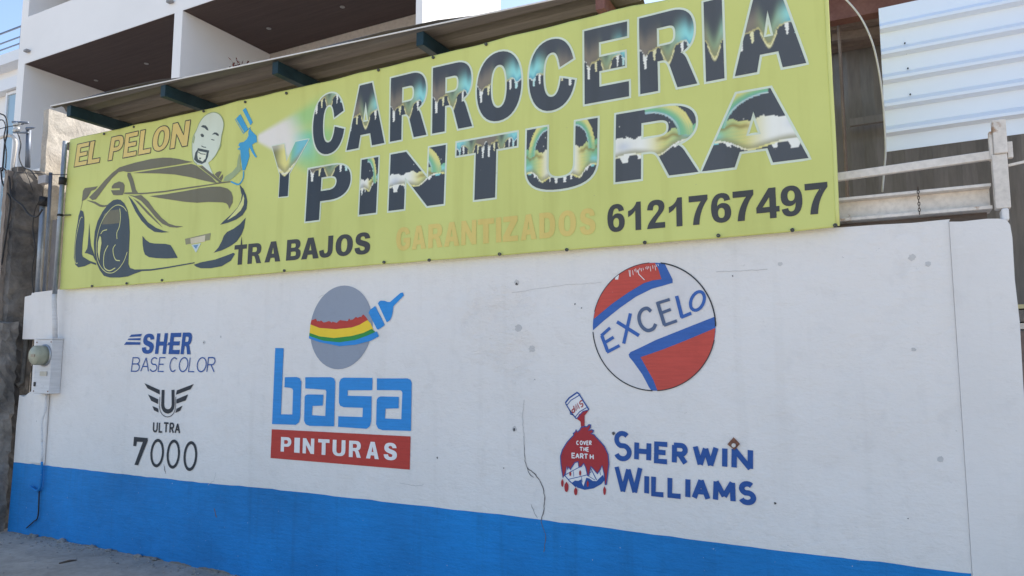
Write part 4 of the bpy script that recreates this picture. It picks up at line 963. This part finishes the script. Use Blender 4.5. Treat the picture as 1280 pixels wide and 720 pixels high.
# =================================================================== electric meter and service conduits
M_wpaint = plaster('white_painted_metal', (0.74, 0.74, 0.75, 1), 0.15, 0.6, (0.35, 0.33, 0.32, 1), 0.70, bmp=.5)
M_galv = rough_mat('galvanised_pipe', (0.24, 0.27, 0.31, 1), (0.36, 0.40, 0.45, 1), 7, 0.45, 0.15, 0.003, 0.5, (1, 1, .4))
M_gal2 = rough_mat('dark_galvanised_pipe', (0.12, 0.14, 0.18, 1), (0.20, 0.23, 0.28, 1), 7, 0.5, 0.15, 0.003, 0.4, (1, 1, .4))
M_dark = plain('black_rubber', (0.02, 0.02, 0.022, 1), 0.6)
met = empty('electric_meter', (-7.07, -0.05, 1.33), 'white painted electric meter box with round grey green meter on wall end', 'electric meter')
MB().box(-7.205, -6.945, -0.105, -0.002, 1.332, 1.84).build('meter_box', M_wpaint, met, bevel=0.006)
MB().box(-7.212, -6.938, -0.112, -0.002, 1.841, 1.853).build('box_lid', M_wpaint, met, bevel=0.002)
MB().tube([(-7.045, -.1055, 1.69), (-7.045, -.118, 1.69)], .104, 28).build('meter_ring', plain('ring_metal', (0.42, 0.44, 0.46, 1), .35, .6), met, True)
MB().tube([(-7.045, -.1185, 1.69), (-7.045, -.165, 1.69), (-7.045, -.2, 1.69), (-7.045, -.212, 1.69)], [.093, .092, .09, .078], 28).build('meter_dial', plain('meter_glass_grey_green', (0.36, 0.37, 0.28, 1), .35, .0, .25, 14), met, True)
MB().box(-7.075, -7.015, -.2175, -.2125, 1.675, 1.70).build('meter_window', plain('meter_window_brown', (0.30, 0.24, 0.18, 1), .4), met)
MB().box(-7.19, -7.165, -.1125, -.1055, 1.40, 1.44).build('box_latch', M_dark, met)
for x_, z_ in ((-7.19, 1.815), (-6.96, 1.815), (-7.19, 1.355), (-6.96, 1.355)): MB().tube([(x_, -.1052, z_), (x_, -.110, z_)], .006, 8).build('screw', M_rust, met)
MB().box(-7.10, -6.99, -.1125, -.1055, 1.50, 1.54).build('serial_plate', plain('dull_plate', (0.40, 0.39, 0.36, 1), .4, .4), met)
cd = empty('meter_conduit', (-6.985, -0.06, 0.1), 'steel conduit rising from meter box past left edge of yellow banner', 'conduit')
MB().tube([(-6.985, -.09, 2.27), (-6.985, -.09, 3.76)], .021, 12).build('upper_pipe', M_galv, cd, True)
MB().tube([(-6.985, -.06, 1.854), (-6.985, -.07, 2.0), (-6.985, -.09, 2.20), (-6.985, -.09, 2.269)], .0215, 12).build('painted_pipe', M_wpaint, cd, True)
MB().tube([(-6.985, -.09, 3.33), (-6.985, -.09, 3.40)], .032, 12).build('coupling', M_dark, cd, True)
MB().tube([(-6.985, -.09, 3.02), (-6.985, -.09, 3.04)], .027, 12).build('pipe_clamp', M_dark, cd, True)
MB().tube([(-6.985, -.09, 3.03), (-6.86, -.065, 3.025)], .006, 6).build('clamp_rod', M_dark, cd)
dp = empty('earth_conduit', (-7.08, -0.03, 0.2), 'thin white painted conduit running down from meter box into blue band', 'conduit')
def wp(px, py, y): q = onY(px, py, y); return (q[0], q[1], q[2])
dpts = spline([wp(58, 492.5, -.03), wp(57, 512, -.03), wp(53, 528, -.03), wp(53, 552, -.03)], 5)
MB().tube(dpts, .011, 8).build('painted_pipe', M_wpaint, dp, True)
MB().tube(spline([wp(53, 552.2, -.03), wp(52.5, 576, -.03)], 3), .011, 8).build('painted_pipe', M_wpaint, dp, True)
MB().tube(spline([wp(52.5, 577, -.028), wp(51.5, 600, -.028), wp(49.5, 611, -.028), wp(45, 613.5, -.028), wp(38, 608, -.025)], 5), .0115, 8).build('blue_pipe', M_band, dp, True)
MB().tube(spline([wp(49, 614, -.02), wp(47.5, 645, -.02), wp(42, 652, -.02), wp(33, 660, -.02)], 4), .006, 6).build('earth_wire', M_dark, dp, True)
# wide boxed riser under the meter, plastered over
Art(flat)
rs = MB(); rs.box(-7.33, -7.10, -.03, -0.0026, 0.668, 1.328); rs.build('riser_boxing', M_white, wall, bevel=0.02)

ps = empty('service_pipes', (-7.63, 0.05, 2.3), 'pair of grey service pipes with dark fitting beside concrete wall', 'service pipe')
MB().tube([wp(53.5, 256, .08), wp(47, 368, .08)], .026, 12).build('pipe', M_galv, ps, True)
MB().tube([wp(63.5, 216, .10), wp(60.5, 275, .10), wp(55, 368, .10)], .017, 10).build('pipe', M_gal2, ps, True)
MB().tube([wp(55.2, 246, .08), wp(53.4, 257.5, .08)], .042, 12).build('fitting', M_dark, ps, True)
MB().box(*[v_ for pr in zip(np.array(wp(47, 230, .06)), np.array(wp(57, 218, .06)) + np.array([0, .06, 0])) for v_ in pr]).build('junction_box', plain('junction_grey', (0.45, 0.45, 0.47, 1), .5), ps, bevel=.004)
mast = empty('service_mast', (-8.0, 0.0, 3.3), 'grey steel service mast carrying insulators beside pale building edge', 'service mast')
MB().tube([wp(34.5, 209, .0), wp(36, 160, .0)], .024, 12).build('mast_pipe', M_gal2, mast, True)
MB().tube([wp(16, 152.5, -.02), wp(35, 153.5, -.02)], .013, 8).build('insulator_rack', M_gal2, mast, True)
MB().tube([wp(17, 165.5, -.02), wp(35, 166, -.02)], .011, 8).build('insulator_rack', M_gal2, mast, True)
for py in (155.5, 162):
    q = np.array(wp(21, py, -.02)); MB().tube([q + (-.045, 0, 0), q + (-.02, 0, 0), q + (0, 0, 0), q + (.02, 0, 0), q + (.04, 0, 0)], [.018, .027, .02, .027, .018], 12).build('insulator', plain('porcelain', (0.62, 0.63, 0.62, 1), .25), mast, True)
MB().tube([wp(34, 161, -.02), wp(43.5, 159.5, -.02)], [.02, .006], 8).build('clamp', M_gal2, mast)
wh = tag(MB().tube(spline([wp(-12, 174, -.05), wp(0, 172, -.05), wp(9, 169.5, -.05), wp(15, 170, -.05), wp(19, 175, -.05), wp(19, 184, -.05), wp(17, 200, -.05), wp(15.5, 213, -.05)], 5), .018, 10).build('weatherhead_pipe', plain('cream_conduit', (0.62, 0.59, 0.55, 1), .5), None, True), 'pale bent conduit curving down at far left of photo', 'conduit')
for nm, pts, r_, lb in [('service_cable', [(-8, 138), (0, 142), (6, 145), (9, 153), (9, 168), (6, 180), (3, 214)], .008, 'black cable looping over the pale bent conduit'),
                        ('service_cable', [(-6, 214), (2, 210), (8, 214), (12, 225), (13.5, 243), (19, 250), (28, 257), (36, 268), (46, 271), (53, 262)], .009, 'slack black cable hanging across the shaded concrete pier'),
                        ('service_cable', [(1, 212), (3, 228), (9, 241), (13, 250), (11, 272), (5, 310), (0, 345)], .008, 'black cable dropping down along the edge of the old timber board'),
                        ('service_cable', [(-6, 152), (3, 150), (7, 158), (5, 172), (8, 190), (7, 210)], .006, 'second thinner black cable beside the loop at photo edge'),
                        ('service_cable', [(22, 166), (26, 180), (24, 196), (29, 209), (38, 213), (46, 223)], .006, 'black cable sagging from insulator rack to the grey junction box'),
                        ('service_cable', [(50, 250), (44, 262), (41, 285), (44, 310), (40, 340), (42, 366)], .006, 'black cable hanging straight down beside the twin grey pipes'),
                        ('service_cable', [(20, 215.5), (35, 216.3), (55, 217.5), (84, 218.5)], .004, 'thin straight wire stretched from concrete pier to banner conduit'),
                        ('service_cable', [(30, 211), (36, 224), (41, 238)], .004, 'short dark wire slanting down the sunlit concrete pier top'),
                        ('service_cable', [(-4, 162), (10, 158.5), (30, 155)], .004, 'thin wire tied to the porcelain insulators')]:
    tag(MB().tube(spline([wp(p[0], p[1], -.12) for p in pts], 5), r_, 6).build(nm, M_dark, None, True), lb, 'cable', 'cables at the service entrance')

# =================================================================== apartment building behind
M_bld = plain('white_building_render', (0.86, 0.85, 0.84, 1), 0.85, 0, 0.05, 0.6, 0.3)
M_ceil = rough_mat('dark_timber_ceiling', (0.075, 0.052, 0.048, 1), (0.10, 0.070, 0.062, 1), 2.0, 0.7, 0.15, 0.01, stretch=(0.4, 8, 1))
M_beige = rough_mat('beige_inner_wall', (0.50, 0.46, 0.42, 1), (0.56, 0.52, 0.48, 1), 1.2, 0.9, 0.1, 0.01)
bld = empty('apartment_building', (-14.8, 7.0, 0), 'white apartment building with deep balconies and dark brown ceilings behind awning', 'building')
XL, XM, XR = -21.99, -15.19, -7.78
f_ = MB()
for x0, x1 in ((XL, XL + .34), (XM, XM + .30), (XR - .16, XR)): f_.box(x0, x1, 7.0, 7.35, 0, 13.9)
bays = ((XL + .34, XM), (XM + .30, XR - .16))
for x0, x1 in bays:
    for z0, z1 in ((10.23, 11.65), (5.6, 7.0), (13.2, 13.9)): f_.box(x0, x1, 7.0, 7.06, z0, z1)
f_.build('facade', M_bld, bld)
for x0, x1 in ((XL, XL + .34), (XM, XM + .30), (XR - .16, XR)): MB().box(x0 + .002, x1 - .002, 7.35, 10.2, 0, 13.8).build('partition_wall', M_bld, bld)
for x0, x1 in bays:
    MB().box(x0 + .002, x1 - .002, 7.012, 9.78, 10.222, 10.229).build('balcony_ceiling', M_ceil, bld)
    MB().box(x0 + .002, x1 - .002, 7.2, 9.78, 6.8, 6.99).build('balcony_floor', M_bld, bld)
    MB().box(x0 + .002, x1 - .002, 7.062, 9.78, 10.5, 11.6).build('balcony_floor', M_bld, bld)
    MB().box(x0 + .002, x1 - .002, 7.2, 9.78, 13.21, 13.4).build('balcony_ceiling', M_ceil, bld)
    MB().box(x0 + .002, x1 - .002, 9.80, 10.1, 0, 13.8).build('back_wall', M_beige, bld)
M_dl = plain('downlight_trim', (0.38, 0.36, 0.35, 1), .3, .5)
for px, py in ((428, 8), (336, 35), (183, 79), (120, 100)):
    q = onZ(px, py, 10.23); MB().tube([(q[0], q[1], 10.2215), (q[0], q[1], 10.208)], .06, 16).build('downlight', M_dl, bld)
for px, py in ((32, 62.5), (211, 0.5)):
    q = onY(px, py, 6.9); fl_ = MB().box(q[0] - .09, q[0] + .08, 6.88, 6.99, q[2] - .045, q[2] + .03).build('floodlight', plain('floodlight_grey', (0.28, 0.28, 0.29, 1), .5), bld, bevel=.02)
pt = empty('balcony_plant', (-12.8, 7.1, 7.8), 'small reddish leafed plant peeking over awning from the white balcony', 'plant')
lv = MB(); st_ = MB(); q = onY(299, 86, 7.1)
MB().tube([(q[0], 7.1, 7.0), (q[0], 7.1, 7.9)], [.22, .28], 14).build('pot', plain('terracotta', (0.35, 0.16, 0.10, 1), .8), pt, True)
for k in range(26):
    a0 = rnd.uniform(0, 6.28); b0 = Vector((q[0], 7.1, 7.9)); tip = b0 + Vector((math.cos(a0) * rnd.uniform(.05, .32), math.sin(a0) * .2, rnd.uniform(.35, .68)))
    st_.tube([b0, (b0 + tip) / 2 + Vector((0, 0, .06)), tip], [.008, .006, .003], 5)
    for j in range(5):
        c_ = b0.lerp(tip, .45 + .55 * j / 4); d_ = Vector((rnd.uniform(-1, 1), rnd.uniform(-1, 1), rnd.uniform(-.2, 1))).normalized(); n_ = d_.cross(Vector((rnd.uniform(-1, 1), .3, 1))).normalized() * .022; L_ = rnd.uniform(.08, .14); i0 = len(lv.v)
        lv.v += [c_, c_ + d_ * L_ * .5 + n_, c_ + d_ * L_, c_ + d_ * L_ * .5 - n_]; lv.f.append((i0, i0 + 1, i0 + 2, i0 + 3))
st_.build('stem', plain('plant_stem', (0.10, 0.06, 0.04, 1)), pt); lv.build('foliage', plain('red_leaf', (0.20, 0.05, 0.04, 1), .5, 0, .6, 9), pt)
# neighbouring house with glazed front at the far left
nb = empty('glazed_house', (-24.5, 7.5, 0), 'pale house with large bluish windows and roof railing at far left', 'house')
M_fr = plain('white_frame_paint', (0.80, 0.81, 0.83, 1), .5, 0, .05)
m_, nt_, b_ = newmat('blue_window_glass'); b_.inputs['Base Color'].default_value = (0.30, 0.42, 0.50, 1); b_.inputs['Roughness'].default_value = .08; b_.inputs['Specular IOR Level'].default_value = .9
MB().box(-30, -22.03, 7.9, 12, 0, 10.9).build('wall', M_bld, nb)
MB().box(-30, -22.02, 7.5, 8.0, 10.84, 11.18).build('roof_fascia', M_fr, nb)
MB().box(-30, -22.03, 7.6, 8.0, 10.05, 10.42).build('lintel', M_fr, nb)
for x0 in (-30, -27.0, -24.0):
    fr_ = MB()
    for a_ in (x0 + .02, x0 + 1.9): fr_.box(a_, a_ + .09, 7.72, 7.84, 4.2, 10.04)
    fr_.box(x0 + .02, x0 + 1.99, 7.722, 7.838, 9.94, 10.03); fr_.box(x0 + .02, x0 + 1.99, 7.722, 7.838, 7.2, 7.3)
    w0 = fr_.build('window', M_fr, nb); MB().box(x0 + .1, x0 + 1.9, 7.76, 7.79, 4.2, 9.95).build('pane', m_, w0)
rl = MB()
for z in (11.30, 11.50, 11.72, 12.06): rl.bar((-30, 7.7, z), (-22.05, 7.7, z), .035, .045 if z > 12 else .03)
for x in (-29, -26.5, -23.35): rl.bar((x, 7.7, 11.18), (x, 7.7, 12.05), .03, .03)
rl.build('railing', plain('railing_blue_grey', (0.10, 0.13, 0.20, 1), .5), nb)

# =================================================================== workshop yard at the right
M_cream = rough_mat('cream_steel_paint', (0.70, 0.64, 0.57, 1), (0.80, 0.75, 0.69, 1), 4, 0.6, 0.25, 0.003, rust=(0.36, 0.21, 0.11, 1), rust_at=0.62)
M_yard = rough_mat('dim_sheet_wall', (0.20, 0.19, 0.185, 1), (0.27, 0.255, 0.25, 1), 1.2, 0.8, 0.2, 0.01, stretch=(4, 4, .5))
M_brown = rough_mat('brown_steel', (0.20, 0.15, 0.13, 1), (0.30, 0.24, 0.21, 1), 3, 0.7, 0.3, 0.004)
ib = empty('steel_beam', (0.14, 0.12, 2.36), 'cream painted rusty steel I beam lying above wall top right of banner', 'steel beam')
m1 = MB(); m1.box(-0.45, 0.485, 0.06, 0.20, 2.472, 2.487); m1.build('flange', M_cream, ib, bevel=.002)
m1 = MB(); m1.box(-0.45, 0.485, 0.06, 0.20, 2.360, 2.377); m1.build('flange', M_cream, ib, bevel=.002)
m1 = MB(); m1.box(-0.448, 0.483, 0.12, 0.13, 2.3775, 2.4715); m1.build('web', M_cream, ib)
sp = MB(); sp.box(-0.45, 0.47, 0.15, 0.19, 2.2, 2.3595); tag(sp.build('gap_strip', rough_mat('gap_strip_brown', (0.16, 0.12, 0.10, 1), (0.26, 0.21, 0.18, 1), 5, .9, .5, .005, stretch=(.6, 6, 6))), 'brown strip set in the gap between wall top and cream steel beam', 'timber')  # plain brown strip filling the dark gap below the beam
gr_ = MB(); gr_.bar(wp(1030, 224, .07), wp(1238, 194.5, .07), .03, .044); tag(gr_.build('guard_rail', M_cream, None, bevel=.004), 'cream painted square steel rail running above the I beam', 'rail')
po = empty('gate_post', (0.52, 0.04, 2.35), 'white rusty steel post standing on right end of the wall', 'post')
MB().box(0.494, 0.556, 0.03, 0.09, 2.352, 2.62).build('lower_post', M_cream, po, bevel=.004)
MB().box(0.503, 0.559, 0.02, 0.08, 2.621, 2.79).build('upper_post', M_cream, po, bevel=.005)
MB().box(0.489, 0.502, 0.04, 0.085, 2.60, 2.74).build('hinge_plate', M_cream, po, bevel=.002)
MB().box(0.560, 0.582, 0.045, 0.075, 2.60, 2.68).build('hinge_plate', M_cream, po, bevel=.002)
MB().bar((0.56, .06, 2.565), (0.66, .06, 2.58), .012, .012).build('latch_rod', M_cream, po)
# corrugated panel
M_pan = plain('white_profiled_sheet', (0.80, 0.86, 0.95, 1), .4, .1, .07, 1.2, .6)
pn = empty('corrugated_panel', (0.9, 0.8, 2.9), 'white corrugated metal panel hanging above the yard at right', 'metal panel')
prof = []; z = 2.905
while z < 3.83:
    prof += [(z, 0.0), (z + .094, 0.0), (z + .102, -.055), (z + .120, -.055), (z + .158, -.003), (z + .161, 0.0)]; z += .166
prof = [p for p in prof if p[0] < 3.83] + [(3.83, 0)]
V = []; Fq = []
for i, x in enumerate((0.05, 0.8, 1.6)):
    V += [(x, 0.8 + y, z + (x - .05) * .012) for z, y in prof]
for i in range(2):
    for j in range(len(prof) - 1): a_ = i * len(prof) + j; Fq.append((a_, a_ + len(prof), a_ + len(prof) + 1, a_ + 1))
o = mesh('profiled_sheet', V, Fq, M_pan, pn); s_ = o.modifiers.new('thickness', 'SOLIDIFY'); s_.thickness = .003; s_.offset = -1
for px, py in ((1128.8, 34.5), (1131, 54), (1131.2, 58), (1133, 67), (1134.8, 85.5), (1135, 98), (1137.8, 118), (1138, 129)):
    q = onY(px, py, .795); MB().tube([(q[0], .799, q[2]), (q[0], .790, q[2])], .0045, 8).build('screw', M_dark, pn)
# dim back wall, posts and rails of the workshop
ws = empty('workshop_frame', (1.0, 2.6, 0), 'dim grey workshop wall with brown steel frame behind the right end', 'workshop')
V = []; Fq = []
xs_ = [-1.2 + .1 * i for i in range(62)]
for i, x in enumerate(xs_):
    d_ = 0.018 if i % 2 else 0.0
    V += [(x, 2.6 + d_, -.2), (x, 2.6 + d_, 5.2)]
for i in range(61): Fq.append((2 * i, 2 * i + 2, 2 * i + 3, 2 * i + 1))
mesh('sheet_wall', V, Fq, M_yard, ws)
def xy(px, py, y): q = onY(px, py, y); return q[0], q[2]
x0, z1 = xy(1047, 45, 1.5); x1, z0 = xy(1061, 250, 1.5)
MB().box(x0, x1, 1.5, 1.62, 0, 5.0).build('steel_post', M_brown, ws, bevel=.006)
MB().bar(wp(1040, 48, 2.2), wp(1300, 12, 2.2), .06, .07).build('purlin', M_brown, ws)
MB().bar(wp(1062, 154, 2.4), wp(1300, 120, 2.4), .05, .06).build('purlin', M_yard, ws)
MB().bar(wp(1036, 17, 1.35), wp(1330, -40, 1.35), .10, .16).build('roof_beam', M_redp, ws)
V, Fq = ribbed(-0.36, 5.0, lambda x: 0.9, 2.7, 4.32); o = mesh('roof_sheet', V, Fq, M_brown, ws)
# pieces stored in the yard seen past the end of the wall
sb = empty('stacked_boards', (0.95, 1.2, 0), 'pale and brown boards stacked just past the right end of wall', 'boards')
for i, (z0_, z1_, mt) in enumerate(((0.0, 1.62, M_brown), (1.622, 1.80, M_brown), (1.815, 1.85, M_cream), (1.86, 1.93, M_concd), (1.94, 1.965, plain('yellow_board', (0.65, 0.58, 0.33, 1), .7)))):
    MB().box(0.62, 1.6, 1.15 + .01 * i, 1.35, z0_, z1_).build('board', mt, sb)
# hose and chain
tag(MB().tube(spline([wp(p[0], p[1], .62) for p in ((1040, -16), (1058, 0), (1076, 22), (1090, 52), (1098, 85), (1103, 120), (1106, 160), (1107, 190), (1105, 215), (1103, 240))], 5), .0055, 8).build('hanging_hose', plain('pale_hose', (0.62, 0.60, 0.56, 1), .5), None, True), 'thin pale hose curving down beside the white corrugated panel', 'hose')
ch = MB(); q = np.array(wp(1147.5, 236, .045)); nl = 9
for k in range(nl):
    c_ = q + (0, 0, -.0155 * k); r_ = [c_ + ((.005 * math.cos(t) if k % 2 else 0), (0 if k % 2 else .005 * math.cos(t)), .0095 * math.sin(t)) for t in np.linspace(0, 2 * math.pi, 11)]
    ch.tube(r_, .0022, 5, False)
tag(ch.build('hanging_chain', rough_mat('rusty_chain', (0.07, 0.055, 0.045, 1), (0.14, 0.11, 0.09, 1), 60)), 'short dark rusty chain hanging in front of cream steel beam', 'chain')

# =================================================================== dirt and rubble at the foot of the wall
db = MB(); pal = random.Random(3)
def stone(x, y, z, s):
    i0 = len(db.v); bm = bmesh.new(); bmesh.ops.create_icosphere(bm, subdivisions=1, radius=s)
    for v_ in bm.verts: db.v.append(Vector((x, y, z)) + Vector((v_.co.x * pal.uniform(.7, 1.3), v_.co.y * pal.uniform(.6, 1.1), v_.co.z * pal.uniform(.4, .8))))
    bm.verts.index_update()
    for f in bm.faces: db.f.append(tuple(i0 + v_.index for v_ in f.verts))
    bm.free()
for k in range(900):
    x = pal.uniform(-7.6, 0.2); y = -abs(pal.gauss(0, .12)) - .01; s = 10 ** pal.uniform(-2.8, -1.85); stone(x, y, ground_z(x, y) + s * .2, s)
for k in range(500):
    x = pal.uniform(-8.5, 0.0); y = -pal.uniform(.1, 2.6); s = 10 ** pal.uniform(-2.7, -2.0); stone(x, y, ground_z(x, y) + s * .2, s)
for px, py, s in ((72, 666, .035), (102, 673, .05), (121, 684, .04), (146, 687, .03), (190, 692, .035), (196, 700, .025)):
    q = onZ(px, py, 0.0); stone(q[0], min(q[1], -.03), .01, s)
tag(db.build('gravel', rough_mat('pale_gravel', (0.20, 0.185, 0.17, 1), (0.40, 0.37, 0.34, 1), 14, .95, .4, .004)), 'loose gravel and plaster crumbs along the foot of the blue band', 'gravel', kind='stuff')
tw = MB(); q0 = onZ(74, 704.5, .012); q1 = onZ(96, 700, .012); tw.tube([q0, (q0 + q1) / 2 + (0, .01, .006), q1], [.008, .009, .004], 7)
tag(tw.build('twig', plain('dry_twig', (0.12, 0.09, 0.07, 1), .9)), 'dry twig lying on the pavement in front of blue band', 'twig')
